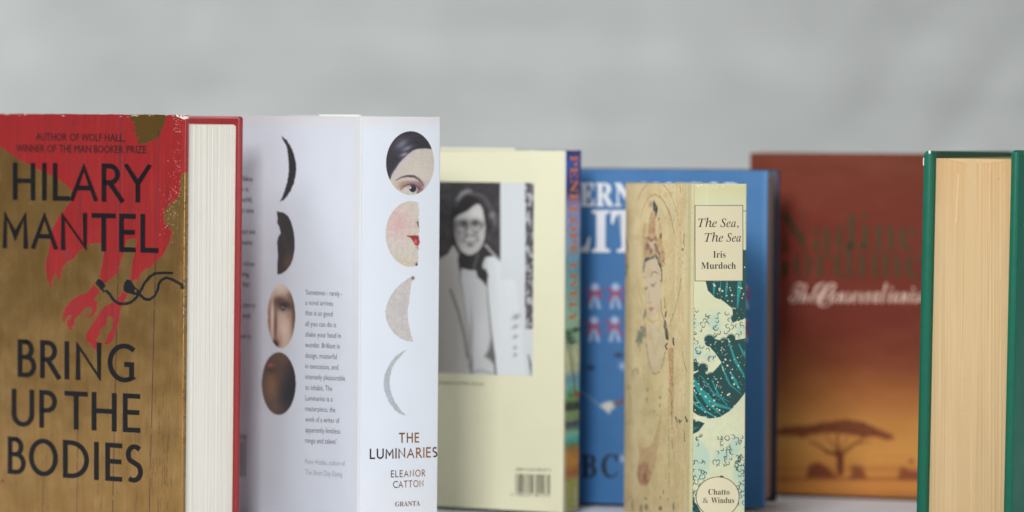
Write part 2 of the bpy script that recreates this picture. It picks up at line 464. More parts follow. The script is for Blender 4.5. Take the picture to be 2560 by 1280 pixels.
# ------------------------------------------------------------------ the setting
def setting():
    # white cloth on the table, gently rumpled
    nx, ny = 220, 150
    xs = np.linspace(-1.6, 1.6, nx); ys = np.linspace(-1.0, 1.05, ny)
    X, Y = np.meshgrid(xs, ys)
    Z = -.0028 + .0024 * fbm(X * 7 + 3, Y * 9, 5, 3)
    idx = np.arange(nx * ny).reshape(ny, nx)
    F = np.stack([idx[:-1, :-1], idx[:-1, 1:], idx[1:, 1:], idx[1:, :-1]], -1).reshape(-1, 4)
    m = mat("white_cloth", (244, 246, 255), rough=.9, spec=.2, noise=.03, nscale=60, bump=.5, bscale=900, bdist=.0004)
    o = mesh_np("tabletop", np.stack([X, Y, Z], -1).reshape(-1, 3), F, None, True, m); o["kind"] = "structure"
    # hand-painted grey canvas backdrop with soft creases
    nx, nz = 420, 260
    xs = np.linspace(-1.7, 1.7, nx); zs = np.linspace(-.06, 1.7, nz)
    X, Z = np.meshgrid(xs, zs)
    Y = 1.12 + .010 * (fbm(X * 1.7 + 9, Z * 1.1, 3, 2) - .5)
    def crease(x0, z0, x1, z1, w, d):
        dx, dz = x1 - x0, z1 - z0; l = math.hypot(dx, dz)
        t = ((X - x0) * dx + (Z - z0) * dz) / l; q = (X - x0) * dz / l - (Z - z0) * dx / l
        q = q + .01 * (vnoise(t * 9, t * 0 + x0 * 7, 4) - .5) * 2
        env = np.clip(1 - np.abs(t / l - .5) * 2, 0, 1) ** .6
        return .62 * d * env * np.exp(-(q / w) ** 2)
    for c in ((.26, .17, .40, .38, .020, .0085), (.33, .14, .47, .36, .016, .0075), (.27, .27, .36, .41, .014, -.006), (.40, .16, .56, .40, .020, .006),
              (.10, .22, .14, .42, .022, .003), (-.52, .22, -.28, .36, .03, .003), (-.10, .2, .3, .26, .03, .0022), (-.44, .17, -.05, .27, .03, .0025)):
        Y = Y + crease(*c)
    Y = Y + .0010 * (fbm(X * 5, Z * 22, 8, 2) - .5)
    idx = np.arange(nx * nz).reshape(nz, nx)
    F = np.stack([idx[:-1, :-1], idx[:-1, 1:], idx[1:, 1:], idx[1:, :-1]], -1).reshape(-1, 4)
    C = np.empty(X.shape + (4,)); C[..., 3] = 0
    n = fbm(X * 9, Z * 16, 21, 4); n2 = fbm(X * 3 + 5, Z * 3, 31, 3)
    n3 = fbm(X * 4, Z * 60, 41, 3)
    n4 = fbm(X * 26, Z * 34, 51, 3)
    v = (n - .5) * 14 + (n2 - .5) * 14 + (n3 - .5) * 14 + (n4 - .5) * 12
    C[..., 0] = 188 + v; C[..., 1] = 191 + v; C[..., 2] = 188 + v
    C[..., :3] = lin(C[..., :3])
    m = mat("painted_canvas", rough=.95, spec=.15, attr=True, noise=.05, nscale=25, bump=.6, bscale=500, bdist=.0005)
    o = mesh_np("backdrop", np.stack([X, Y, Z], -1).reshape(-1, 3), F, C.reshape(-1, 4).astype(np.float32), True, m)
    o["kind"] = "structure"
setting()

#BOOKS
GRP = "hardback books standing in a row on the white cloth"
RNG = np.random.default_rng(7)

def page_paint(base, amp, seed, edge=None, crescent=None, specks=0):
    def f(c):
        u = c.X
        st = (vnoise(u / 1.5, u * 0, seed) - .5) * amp * 1.5 + (vnoise(u / 4.0, u * 0, seed + 3) - .5) * amp * .8 + (vnoise(u / 33, c.Y / 500, seed + 4) - .5) * amp * .7
        st += (vnoise(u / 1.6, c.Y / 240, seed + 8) - .5) * amp * .8 + (fbm(u / 14, c.Y / 90, seed + 6) - .5) * amp * .7
        c.add(st)
        if crescent: crescent(c)
        for k in range(specks):
            x = RNG.uniform(u.min(), u.max()); y = RNG.uniform(300, 1280)
            c.line([(x, y), (x + RNG.uniform(-1, 1), y + RNG.uniform(5, 60))], .8, np.array(base) * .8, alpha=.5)
    return f

def pages(bk, axis, c0, c1, t0, t1, z0, z1, base, amp, seed, bulge=0.0, crescent=None, name="page_block", cell=.00028):
    """page block: a plain body and a finely ridged fore-edge. axis 1: covers lie along face 1, fore-edge on face 2"""
    m = mat("paper_" + "_".join(str(int(x)) for x in base), base, rough=.9, spec=.1, noise=.05, nscale=500)
    ma = mat("page_edge", rough=.85, spec=.15, attr=True)
    if axis == 1: body = bk.box(name, (c0 + .0012, c1), (t0, t1), (z0, z1), m)
    else: body = bk.box(name, (t0, t1), (c0 + .0012, c1), (z0, z1), m)
    n = max(8, int((t1 - t0) / cell))
    ts = np.linspace(t0, t1, n)
    ins = c0 + .00009 * (vnoise(ts * 9000, ts * 0, seed) - .5) + .0002 * (vnoise(ts * 900, ts * 0, seed + 1) - .5)
    q = (ts - t0) / (t1 - t0)
    ins = ins + bulge * (1 - (2 * q - 1) ** 2)
    prof = [(t0, c0 + .002, t0)] + [(a, b, a) for a, b in zip(ts, ins)] + [(t1, c0 + .002, t1)]
    face = 2 if axis == 1 else 1
    o = bk.panel("fore_edge", face, prof, z0, z1 - .0001, 330, page_paint(base, amp, seed, crescent=crescent), ma, base, parent=body)
    return body

def leg(pts): return [(100 + x / 4, 560 + y / 4) for x, y in pts]

# ================================================================== red and gold book, far left
def red_gold_book():
    bk = Book("hardback_book", "thick hardback with red and gold cover, big black capitals and cream page edges, leftmost", GRP,
              (-0.1883, 0.0), 38, .156, .0507, .2378, .008,
              [(-23.3, 286.6), (461.0, 290.0), (451.6, 1333.4), (-30.4, 1286.5)], [(461.0, 290.0), (601.3, 290.1), (591.5, 1316.1), (451.6, 1333.4)])
    foil = mat("foil_jacket", rough=.23, metal=.8, spec=.5, attr=True, bump=.10, bscale=500, rvar=.07, coat=.15)
    RED = (148, 30, 30); GOLD = (156, 121, 68); BLK = (8, 9, 13)
    def paint(c):
        X, Y = c.X, c.Y
        c.C[..., :3] = GOLD; c.C[..., 3] = 1
        c.add((fbm(X / 26, Y / 70, 2) - .5) * 26 + (vnoise(X / 2.4, Y / 60, 4) - .5) * 9)
        P1 = [(-90, 240), (500, 240), (500, 428), (459, 432), (455, 445), (452, 469), (446, 495), (424, 512), (412, 528), (410, 552), (424, 568), (432, 583), (425, 605), (415, 625),
              (408, 640), (398, 648), (388, 658), (378, 668), (365, 672), (352, 685), (346, 702), (340, 698), (331, 707), (326, 695), (329, 675), (332, 652),
              (337, 635), (341, 617), (342, 597), (319, 599), (315, 616), (309, 632), (307, 645), (300, 660), (299, 680), (292, 687), (280, 695), (272, 705), (262, 709), (250, 692), (252, 677), (257, 655), (260, 632), (262, 610),
              (252, 607), (235, 609), (220, 611), (217, 620), (200, 627), (185, 646), (170, 654), (159, 665), (154, 685), (151, 702), (147, 700), (145, 690), (139, 681), (134, 695),
              (130, 705), (132, 716), (127, 715), (119, 700), (115, 670), (116, 652), (122, 632), (125, 615), (127, 592), (132, 572), (137, 560), (146, 544), (162, 524),
              (177, 504), (179, 475), (158, 455), (122, 435), (81, 416), (41, 394), (0, 366), (-90, 320)]
        c.poly(P1, RED, soft=1.2, rough=1.4, rs=5, metal=.12)
        c.poly([(324, 276), (327, 300), (339, 303), (334, 312), (341, 318), (333, 326), (342, 331), (338, 341), (351, 342), (344, 352), (347, 361), (369, 357), (383, 351), (397, 343), (402, 331),
                (408, 319), (415, 300), (420, 276)], (122, 92, 42), soft=1.2, rough=1.2, metal=.9)
        c.poly(leg([(540, 600), (600, 660), (590, 700), (560, 730), (545, 745), (575, 780), (580, 840), (560, 880), (520, 930), (480, 945), (440, 940), (500, 920), (525, 880), (520, 835),
                    (480, 830), (430, 870), (400, 910), (350, 950), (355, 1000), (325, 1020), (325, 1060), (300, 1065), (275, 1010), (275, 970), (330, 905), (270, 930), (250, 985),
                    (228, 960), (235, 920), (260, 830), (320, 760), (400, 710), (470, 690), (520, 640)]), RED, soft=1.2, rough=1.6, rs=4, metal=.12)
        c.poly(leg([(840, 670), (885, 700), (850, 770), (820, 830), (805, 870), (800, 960), (780, 1010), (755, 1110), (720, 1180), (680, 1205), (640, 1200), (665, 1165), (680, 1100), (710, 1070),
                    (730, 1040), (735, 930), (690, 920), (680, 940), (665, 1010), (620, 1050), (600, 1085), (610, 1100), (580, 1130), (560, 1160), (590, 1170), (575, 1200), (580, 1240),
                    (550, 1250), (520, 1230), (515, 1195), (465, 1170), (465, 1110), (490, 1050), (560, 950), (600, 880), (660, 820), (760, 770), (800, 720)]), RED, soft=1.2, rough=1.6, rs=4, metal=.12)
        red = np.clip((c.C[..., 0] - c.C[..., 1] * 1.6) / 60, 0, 1)
        # wood grain printed in the red, fine and vertical
        g = vnoise(X / 1.7 + Y / 90, Y / 130, 11) * vnoise(X / 6, Y / 260, 12)
        c.blend(red * np.clip((g - .38) * 2.0, 0, .38), (92, 34, 40))
        g = vnoise(X / 1.3, Y / 220, 14)
        c.blend(red * np.clip((g - .72) * 1.4, 0, .18), (200, 62, 66))
        # plank joints
        for x0, x1, y0, y1, w, a in ((305, 282, 285, 1290, 2.2, .75), (398, 374, 330, 1290, 1.8, .8), (213, 195, 285, 620, 1.6, .55), (43, 38, 300, 420, 1.5, .4), (110, 108, 1190, 1290, 1.6, .7),
                                     (196, 193, 1050, 1290, 1.8, .7), (127, 120, 285, 330, 1.6, .5), (24, 24, 1200, 1290, 1.4, .3), (345, 336, 1230, 1290, 1.2, .5)):
            c.line([(x0, y0), (x1, y1)], w, (78, 52, 66), alpha=a, dash=(14, .12), rough=.6, seed=int(x0))
        for k in range(150):
            x = RNG.choice([RNG.uniform(230, 450), RNG.normal(412, 18), RNG.uniform(0, 300)], p=[.35, .45, .2]); y = RNG.uniform(940, 1290)
            if x > 446 or RNG.random() < (1200 - y) / 500: continue
            c.line([(x, y), (x + RNG.uniform(-1, 1), y + RNG.uniform(4, 46))], RNG.uniform(.6, 1.5), (70, 48, 36), alpha=RNG.uniform(.25, .8), dash=(3, .35), seed=k)
        for k in range(26):
            x = RNG.uniform(5, 440); y = RNG.uniform(700, 1250)
            c.line([(x, y), (x + RNG.uniform(-14, 14), y + RNG.uniform(4, 26))], .9, (190, 165, 110), alpha=.25)
        c.ell(7, 1202, 3.5, 4, (150, 40, 40), alpha=.7); c.ell(166, 636, 9, 8, (110, 60, 80), gauss=True, alpha=.5); c.ell(186, 307, 5, 9, (96, 40, 56), gauss=True, alpha=.6)
        # strap
        for pts, w in (([(670, 670), (700, 700), (740, 760), (790, 795), (850, 800), (910, 785), (960, 745), (990, 700), (1020, 650), (1050, 590), (1100, 530), (1150, 495), (1220, 488), (1325, 490)], 7.6),
                       ([(985, 690), (1050, 750), (1100, 755), (1150, 720), (1180, 660), (1190, 600), (1220, 560), (1270, 535), (1340, 560), (1390, 590), (1430, 605), (1434, 640)], 7.4)):
            c.line(leg(pts), w, BLK, rough=1.2, rs=2.5, metal=0)
        c.poly(leg([(553, 590), (585, 545), (620, 560), (662, 612), (650, 640), (670, 670), (640, 685), (600, 640)]), BLK, rough=1.2, rs=3, metal=0)
        c.poly(leg([(835, 640), (845, 590), (872, 555), (912, 560), (950, 620), (1000, 665), (1010, 720), (960, 712), (880, 690), (845, 670)]), BLK, rough=1.2, rs=3, metal=0)
        c.ell(*leg([(649, 650)])[0], 2.6, 3.6, (140, 112, 66), metal=.9); c.ell(*leg([(960, 668)])[0], 3.0, 3.8, (140, 112, 66), metal=.9)
        # rubbed edge: paper showing through
        for k in range(190):
            a = RNG.random()
            if a < .22: x, y = RNG.normal(445, 9), RNG.uniform(284, 330)
            elif a < .5: x, y = 456 - abs(RNG.normal(0, 14)), RNG.normal(425, 45)
            else: x, y = 452 - abs(RNG.normal(0, 20)), RNG.normal(520, 45)
            x -= max(0, (y - 500)) * .12
            if y < 284 or y > 620: continue
            c.ell(x, y, RNG.uniform(.5, 1.3), RNG.uniform(.5, 1.5), (226, 196, 168), alpha=RNG.uniform(.3, .8), metal=0)
        wear = (fbm(X / 5, Y / 6, 44) > .40) & (Y < 297 - np.abs(X - 463) * .35)
        c.blend(np.where(wear & (X > 440), .95, 0), (228, 224, 216), 0)
        top = (Y < 289.5 + 1.6 * fbm(X / 9, X * 0, 46)) & (fbm(X / 16, Y / 4, 45) > .71)
        c.blend(np.where(top, .8, 0), (214, 204, 192), 0)
        e = (X > 459) & (Y > 440) & (fbm(X / 3, Y / 9, 47) > .57)
        c.blend(np.where(e, .8, 0), (96, 70, 44), .2)
    r = .0027; th = .0056
    # the jacket turns round the edge of the front board
    prof = []
    for k in range(7):
        a = math.pi / 2 * (k / 6)          # inner corner
        prof.append((r - r * math.sin(a), th - r + r * math.cos(a), -(.0040 - r * a * .6)))
    for k in range(1, 4): prof.append((0, th - r - (th - 2 * r) * k / 3, -(.0030 - .0010 * k / 3)))
    for k in range(1, 8):
        a = math.pi / 2 * (k / 7)
        prof.append((r - r * math.cos(a), r - r * math.sin(a) - .0003 * math.sin(a), -(.0020 - .0020 * k / 7) + r * (1 - math.cos(a)) * (k / 7)))
    for s in np.linspace(r, .156, 390)[1:]: prof.append((s, -.0003, s))
    bk.panel("jacket", 1, prof, .0005, bk.H + .0009, 800, paint, foil)
    cloth = mat("red_board", (138, 34, 36), rough=.38, spec=.5, noise=.10, nscale=160, bump=.35, bscale=2200, rvar=.08)
    bk.box("front_board", (.0009, .156), (.0001, th - .0004), (.0004, bk.H - .0004), cloth, .0008)
    bk.box("back_board", (0, .156), (.0507 - .0042, .0507), (0, bk.H - .0002), cloth, .0017, 4)
    bk.box("spine", (.1535, .1575), (.001, .0497), (.0002, bk.H - .0006), mat("gold_spine", (128, 100, 56), rough=.4, metal=.5, noise=.1), .0012)
    bk.box("endpaper", (.0026, .150), (.0507 - .0047, .0507 - .00425), (.003, bk.H - .0058), mat("endpaper_white", (226, 224, 214), rough=.85, noise=.03))
    pages(bk, 1, .0030, .153, th - .0002, .0507 - .0048, .0035, bk.H - .0049, (222, 219, 207), 6, 51)
    ink = mat("black_embossed_ink", (6, 7, 12), rough=.42, spec=.3, noise=.25, nscale=300, bump=.2, bscale=1500, rvar=.06)
    ink2 = mat("black_ink", (12, 10, 14), rough=.5, noise=.2, nscale=300)
    merge_into("small_lettering", [type_(bk, "l", 1, w, a, b, 350.5 + a * .0136 - 1.2, 350.5 + b * .0136 - 1.2, 19.5, ink2, cap=.727, offset=.0, off=.0005) for w, a, b in (("AUTHOR", 91, 168), ("OF", 176, 199), ("WOLF", 204, 256), ("HALL,", 263, 313))])
    merge_into("small_lettering", [type_(bk, "l", 1, w, a, b, 379 + a * .0108, 379 + b * .0108, 19.5, ink2, cap=.727, offset=.0, off=.0005) for w, a, b in (("WINNER", 42, 112), ("OF", 119, 142), ("THE", 149, 181), ("MAN", 187, 229), ("BOOKER", 236, 309), ("PRIZE", 318, 367))])
    ln = lambda x0, y0, x1, y1: (lambda x: y0 + (y1 - y0) * (x - x0) / (x1 - x0))
    for nm, letters, b, h in (
        ("author_lettering", (("H", 34, 89), ("I", 107, 118), ("L", 134, 175), ("A", 177, 245), ("R", 256, 308), ("Y", 314, 378)), ln(33, 499.5, 375, 506), ln(33, 93, 375, 96)),
        ("author_lettering", (("M", 8, 71), ("A", 80, 145), ("N", 154, 219), ("T", 231, 290), ("E", 300, 340), ("L", 353, 397)), ln(7, 620, 397, 632), ln(7, 92, 397, 96)),
        ("title_lettering", (("B", 46, 91), ("R", 102, 150), ("I", 163, 174.5), ("N", 191, 254), ("G", 271, 335)), ln(45, 942, 336, 957), ln(45, 94, 336, 97)),
        ("title_lettering", (("U", 31, 86), ("P", 100, 143)), ln(28, 1065, 351, 1082), ln(28, 93, 351, 97)),
        ("title_lettering", (("T", 163, 220), ("H", 231, 292), ("E", 309, 351)), ln(28, 1065, 351, 1082), ln(28, 93, 351, 97)),
        ("title_lettering", (("B", 21, 65), ("O", 74, 145), ("D", 159, 223), ("I", 237, 247.5), ("E", 265, 306), ("S", 315, 357)), ln(19, 1184, 358, 1208), ln(19, 93, 358, 96))):
        fit_caps(bk, nm, 1, letters, b, h, ink, thick=.00014)
red_gold_book()

# ================================================================== white book with moon-shaped portraits
def white_book():
    bk = Book("hardback_book", "thick white hardback with moon shaped portrait fragments on its spine and back", GRP,
              (-0.0870, -0.005), 55, .162, .0545, .2381, .005,
              [(537.9, 287.7), (903.0, 291.0), (894.8, 1337.7), (531.6, 1275.0)], [(903.0, 291.0), (1102.6, 291.4), (1093.6, 1323.5), (894.8, 1337.7)])
    bk.bulge = .0016; bk.groove = .00012
    pap = mat("white_jacket", rough=.42, spec=.45, attr=True, bump=.06, bscale=260, rvar=.05, coat=.1, bdist=.0003)
    B = (205, 211, 221)
    def warm(c, x0, x1, top):
        X, Y = c.X, c.Y
        c.add((fbm(X / 60, Y / 80, 5) - .5) * 3)
        m = np.clip(1 - (Y - top) / 42 + (fbm(X / 30, Y / 30, 6) - .5) * .6, 0, 1)
        c.blend(m * .65, (210, 205, 205))
    def ragged(c, pts, col, seed=1, **k): c.poly(pts, col, soft=1.4, rough=1.5, rs=3.5, seed=seed, **k)
    def back(c):
        X, Y = c.X, c.Y
        warm(c, 600, 903, 290)
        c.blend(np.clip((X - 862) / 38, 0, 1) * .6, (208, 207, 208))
        D = (40, 38, 42)
        ragged(c, [(706, 340), (718, 350), (729, 368), (738, 392), (742, 418), (741, 438), (736.5, 456), (729, 476), (720, 489), (711, 499), (701, 505), (707, 492), (714, 474), (719, 455), (722, 439), (723.5, 425),
                   (723, 409), (721, 390), (719, 373), (715, 360), (709, 350)], D)
        m = c.pmask([(693, 528), (711, 532), (722, 541), (729, 555), (735, 577), (738, 602), (738, 622), (733.5, 647), (727, 663), (717, 676), (706, 684), (695, 687), (694, 665), (696, 641), (694, 605), (697, 592), (703, 583),
                     (699, 566), (694, 558), (695, 545)])
        c.blend(m, (50, 46, 48)); c.ell(722, 655, 14, 22, (96, 74, 58), gauss=True, alpha=.8, clip=m); c.ell(712, 600, 4, 60, (70, 62, 60), gauss=True, alpha=.6, clip=m, rot=-.3)
        # pale face
        m = c.emask(704.5, 791, 34.5, 79.5) * np.clip((X - 669.5 + 3 * (vnoise(Y / 5, Y * 0, 9) - .5)) / 1.5, 0, 1)
        c.blend(m, (196, 172, 154))
        E = lambda *a, **k: c.ell(*a, clip=m, **k)
        E(699, 716, 26, 16, (222, 208, 186), gauss=True, alpha=.8)
        E(735, 800, 9, 60, (120, 86, 70), gauss=True, alpha=.8)
        E(712, 762, 26, 15, (52, 36, 32), gauss=True, alpha=.98, rot=.15); E(738, 770, 6, 60, (84, 58, 48), gauss=True, alpha=.8); E(697, 750, 14, 8, (88, 60, 50), gauss=True, alpha=.8, rot=-.3)
        E(727, 742, 10, 14, (110, 80, 64), gauss=True, alpha=.7)
        E(709, 770, 6, 7, (52, 44, 44)); E(708, 769, 1.6, 2, (200, 205, 200)); E(716, 772, 4, 3, (130, 112, 104), gauss=True)
        E(674, 800, 5, 50, (150, 98, 78), gauss=True, alpha=.85); E(690, 818, 5, 50, (104, 62, 50), gauss=True, alpha=.95); E(682, 790, 3.5, 45, (226, 208, 196), gauss=True, alpha=.9)
        E(710, 825, 15, 24, (218, 198, 182), gauss=True, alpha=.7); E(722, 790, 5, 8, (150, 116, 98), gauss=True, alpha=.5)
        E(688, 857, 10, 7, (44, 32, 30), gauss=True, alpha=1); E(694, 861, 5, 6, (40, 30, 28), gauss=True); E(701, 850, 6, 24, (180, 130, 112), gauss=True, alpha=.6)
        m = c.emask(698, 959, 42.5, 78)
        c.blend(m, (78, 60, 48))
        E = lambda *a, **k: c.ell(*a, clip=m, **k)
        E(682, 965, 22, 45, (132, 96, 64), gauss=True, alpha=.95); E(725, 985, 26, 62, (34, 33, 40), gauss=True, alpha=1); E(742, 930, 14, 60, (32, 31, 38), gauss=True, alpha=1)
        E(708, 895, 22, 16, (104, 78, 56), gauss=True, alpha=.8); E(676, 914, 9, 6, (176, 86, 84), gauss=True, alpha=1); E(678, 925, 14, 8, (62, 44, 38), gauss=True, alpha=.8)
        E(690, 1018, 20, 14, (92, 72, 54), gauss=True, alpha=.7); E(700, 935, 12, 18, (90, 66, 48), gauss=True, alpha=.6); E(668, 905, 5, 20, (70, 54, 44), gauss=True, alpha=.6)
        # barcode half hidden behind the red book
        for x in (583, 588, 593, 596, 600, 604, 607, 612, 615):
            c.line([(x, 1104), (x - .3, 1192)], 1.6 + (x % 3) * .5, (52, 48, 54), alpha=.9)
    bk.panel("jacket_back", 1, flat_prof(.162, .0007, r=.0006), .0004, bk.H, 560, back, pap, B)
    def spine(c):
        X, Y = c.X, c.Y
        c.C[..., :3] = (211, 218, 227)
        warm(c, 903, 1103, 291)
        c.blend(np.clip((Y - 1130) / 200, 0, 1) * .4, (226, 222, 222))
        m = c.emask(1022.5, 407.8, 61, 79.8)
        c.blend(m, (203, 195, 184))
        E = lambda *a, **k: c.ell(*a, clip=m, **k)
        E(1040, 440, 40, 40, (214, 206, 194), gauss=True, alpha=.6)
        hair = [(930, 300), (1100, 300), (1100, 377), (1081, 373), (1060, 371), (1040, 372), (1028, 376), (1014, 387), (1003, 398), (992, 410), (984, 424), (976, 436), (971, 449), (962, 470), (930, 470)]
        h = c.pmask(hair, 4) * m
        c.blend(h, (48, 45, 56))
        H = lambda *a, **k: c.ell(*a, clip=h, gauss=True, **k)
        H(1000, 360, 17, 9, (150, 156, 176), alpha=.75, rot=-.65); H(1013, 371, 14, 5, (176, 180, 196), alpha=.7, rot=-.4); H(1006, 386, 12, 5, (186, 184, 200), alpha=.7, rot=-.35); H(995, 350, 12, 6, (92, 84, 98), alpha=.6, rot=-.7)
        for k in range(26):
            x = 985 + k * 2.2; c.line([(x - 22, 392 - k * .4), (x - 8, 360 - k * .8), (x + 14, 338)], .8, (70, 62, 76), alpha=.35)
        E(1010, 399, 14, 6, (206, 194, 206), gauss=True, alpha=.7, rot=-.55); E(985, 428, 14, 5, (205, 192, 204), gauss=True, alpha=.7, rot=-1)
        # eye and brow
        c.line([(985, 451), (1000, 443), (1015, 440), (1031, 441), (1043, 448), (1051, 456), (1055, 464)], 6, (74, 50, 62), soft=4, alpha=.9, taper=(.15, 1, .4))
        E(1026, 457, 26, 5.5, (150, 118, 120), gauss=True, alpha=.8); E(1001, 464, 12, 6, (186, 136, 100), gauss=True, alpha=.9, rot=-.5)
        E(1047, 470, 8, 14, (128, 84, 98), gauss=True, alpha=.9, rot=-.2)
        c.poly([(1003, 477), (1010, 468), (1020, 463), (1032, 464), (1038, 470), (1040, 480), (1030, 484), (1014, 482)], (206, 202, 197), soft=3, alpha=.9, tex=lambda a, b: np.clip((1 - np.hypot((a - 1022.5) / 61, (b - 407.8) / 79.8)) * 61 + .5, 0, 1))
        c.line([(997, 474), (1005, 466), (1016, 461), (1030, 461), (1040, 466), (1044, 474)], 3.2, (70, 46, 56), soft=3, taper=(.3, 1, .8))
        E(1028, 471, 9, 9.5, (44, 34, 44), soft=3); E(1021.5, 469, 2.6, 3, (236, 236, 232), soft=1); E(1027, 474, 3, 3, (30, 24, 32), gauss=True)
        E(1041, 481, 3, 5, (120, 80, 84), gauss=True)
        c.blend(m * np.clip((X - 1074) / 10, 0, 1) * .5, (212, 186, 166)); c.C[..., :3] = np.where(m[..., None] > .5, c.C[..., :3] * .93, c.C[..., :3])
        c.add((vnoise(X / 1.4, Y / 1.4, 33) - .5) * 10 * (m > .5)); E(1024, 462, 22, 6, (120, 86, 92), gauss=True, alpha=.5)
        # cheek, nostril and lips
        m = c.emask(1023, 585, 62.5, 82) * np.clip((1045 + 5 * (vnoise(Y / 4, Y * 0, 3) - .5) - .00045 * (Y - 570) ** 2 - X) / 1.3, 0, 1)
        c.blend(m, (196, 189, 178))
        E = lambda *a, **k: c.ell(*a, clip=m, **k)
        E(992, 560, 32, 42, (204, 162, 160), gauss=True, alpha=.7); E(985, 615, 26, 30, (196, 190, 184), gauss=True, alpha=.5); E(1010, 655, 30, 10, (196, 180, 160), gauss=True, alpha=.8)
        E(1044, 561, 4, 5, (66, 34, 48), gauss=True, alpha=1); E(1041, 556, 4, 3, (120, 84, 84), gauss=True)
        c.poly([(1013, 589.5), (1022, 589), (1034, 588), (1043, 590), (1043, 597), (1046, 605), (1042, 615), (1034, 613), (1029, 603), (1022, 594)], (152, 50, 52), soft=3, tex=lambda a, b: np.clip(1047 - a, 0, 1))
        c.line([(1014, 590), (1028, 592), (1042, 596)], 2, (110, 34, 44), soft=1.5); E(1035, 604, 3, 5, (214, 104, 100), gauss=True)
        E(1039, 661, 4, 4, (60, 36, 36), gauss=True); E(1040, 619, 5, 3, (150, 120, 120), gauss=True, alpha=.7)
        mot = lambda a, b: 1.0
        ragged(c, [(1031, 692), (1014, 697), (998, 708), (981, 726), (970, 744), (962, 765), (959.5, 780), (962, 800), (969, 818), (981, 834), (997, 846), (1014, 852), (1029, 854), (1026, 846), (1021, 826), (1017, 806), (1015, 790),
                   (1016, 770), (1019, 750), (1021, 728), (1024, 708)], (186, 182, 179), seed=7)
        ragged(c, [(1014, 873), (1001, 878), (985, 889.5), (974, 903), (965.6, 918), (958, 937), (955, 958), (957, 976), (962, 991), (970, 1008), (982, 1024), (996, 1034), (1012, 1040), (1000, 1028), (992, 1017), (983, 1004), (977, 991),
                   (972, 975), (970, 958), (971, 940), (975.5, 922), (982, 908), (992, 896), (1003, 883)], (170, 174, 174), seed=8)
        g = np.clip(1 - np.abs(Y - 985) / 50, 0, 1) * ((c.C[..., 2] < 200) & (Y > 870) & (Y < 1045) & (X < 1016))
        c.blend(g * .6, (160, 176, 192))
        n = (fbm(X / 7, Y / 7, 40) - .5) * 20 * ((c.C[..., 2] < 205) & (Y > 480)); c.add(n); n = (vnoise(X / 2.2, Y / 2.2, 43) - .5) * 12 * ((c.C[..., 2] < 195)); c.add(n)
        c.ell(1028, 695, 4, 4, (90, 66, 66), gauss=True)
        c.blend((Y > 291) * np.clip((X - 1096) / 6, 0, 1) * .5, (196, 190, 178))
    r = .0006
    prof = []
    for s in np.linspace(r, .0545 - .0012, 210): prof.append((s, -.0003, s))
    for k in range(1, 9):
        a = math.pi / 2 * k / 8
        prof.append((.0545 - .0012 + .0012 * math.sin(a), .0012 * (1 - math.cos(a)) - .0003, .0545 - .0012 + .0012 * a * .8))
    bk.panel("jacket_spine", 2, prof, .0004, bk.H, 800, spine, pap, B)
    wb = mat("white_board", (228, 230, 224), rough=.7, noise=.02)
    bk.box("jacket_front", (.0006, .162), (.0545 - .0034, .0547), (.0004, bk.H - .0004), mat("plain_white_paper", (214, 216, 226), rough=.45, noise=.02), .0008)
    bk.box("back_board", (.0012, .161), (.0003, .0030), (.0002, bk.H - .0008), wb, .0006)
    # the pale board stands a little proud of the jacket at the head of the back
    bk.box("head_of_board", (.0035, .046), (.0004, .0026), (bk.H - .002, bk.H + .0009), wb, .0005)
    bk.box("spine_board", (.0003, .003), (.001, .0535), (.0002, bk.H - .0008), wb, .0005)
    bk.box("page_block", (.0035, .157), (.0034, .0506), (.0035, bk.H - .004), mat("paper_white", (222, 220, 208), rough=.9, noise=.04))
    gold = mat("copper_foil_ink", rough=.32, metal=.6, attr=True)
    def fc(x, y):
        t = min(1, max(0, (x - 925) / 120)); t = t * t * (3 - 2 * t)
        if x > 1078: t = max(.1, 1 - (x - 1078) / 12)
        return (34 + 122 * t, 26 + 78 * t, 24 + 28 * t)
    kw = dict(pen=.15, colfn=fc, off=.00042)
    caps(bk, "title_lettering", 2, "THE", 993, 1044, 1106.5, 1106, 25, 25, gold, gap=.22, **kw)
    caps(bk, "title_lettering", 2, "LUMINARIES", 922, 1092, 1147.5, 1143, 26, 26, gold, gap=.18, **kw)
    kw["pen"] = .135
    caps(bk, "author_lettering", 2, "ELEANOR", 973, 1060, 1193, 1190.5, 17.5, 17.5, gold, gap=.24, **kw)
    caps(bk, "author_lettering", 2, "CATTON", 978, 1055, 1219.5, 1216.5, 17.5, 17.5, gold, gap=.2, **kw)
    type_(bk, "publisher_lettering", 2, uni("GRANTA", 'bold'), 983, 1046.5, 1265.5, 1263, 12, gold, offset=-.004, colfn=lambda x, y: (132, 108, 84))
    grey = mat("grey_ink", (104, 106, 114), rough=.6, noise=.1); pale = mat("pale_grey_ink", (160, 162, 170), rough=.6, noise=.1)
    L = [("\u2018Sometimes - rarely -", 857, 736.5), ("a novel arrives", 834, 762), ("that is so good", 833, 788), ("all you can do is", 842, 815), ("shake your head in", 854, 841.5), ("wonder. Brilliant in", 851, 868),
         ("design, masterful", 844, 894.5), ("in execution, and", 847, 921), ("intensely pleasurable", 864.5, 947.5), ("to inhabit, The", 832, 974.5), ("Luminaries is a", 833, 1001), ("masterpiece, the", 840, 1027.5),
         ("work of a writer of", 850, 1054), ("apparently limitless", 852, 1080.5), ("range and talent\u2019", 843, 1107)]
    t = [type_(bk, "line", 1, s, 765, x1, y, y + (x1 - 765) * .045, 14, grey, cap=.727, offset=-.008) for s, x1, y in L]
    merge_into("blurb_lettering", t)
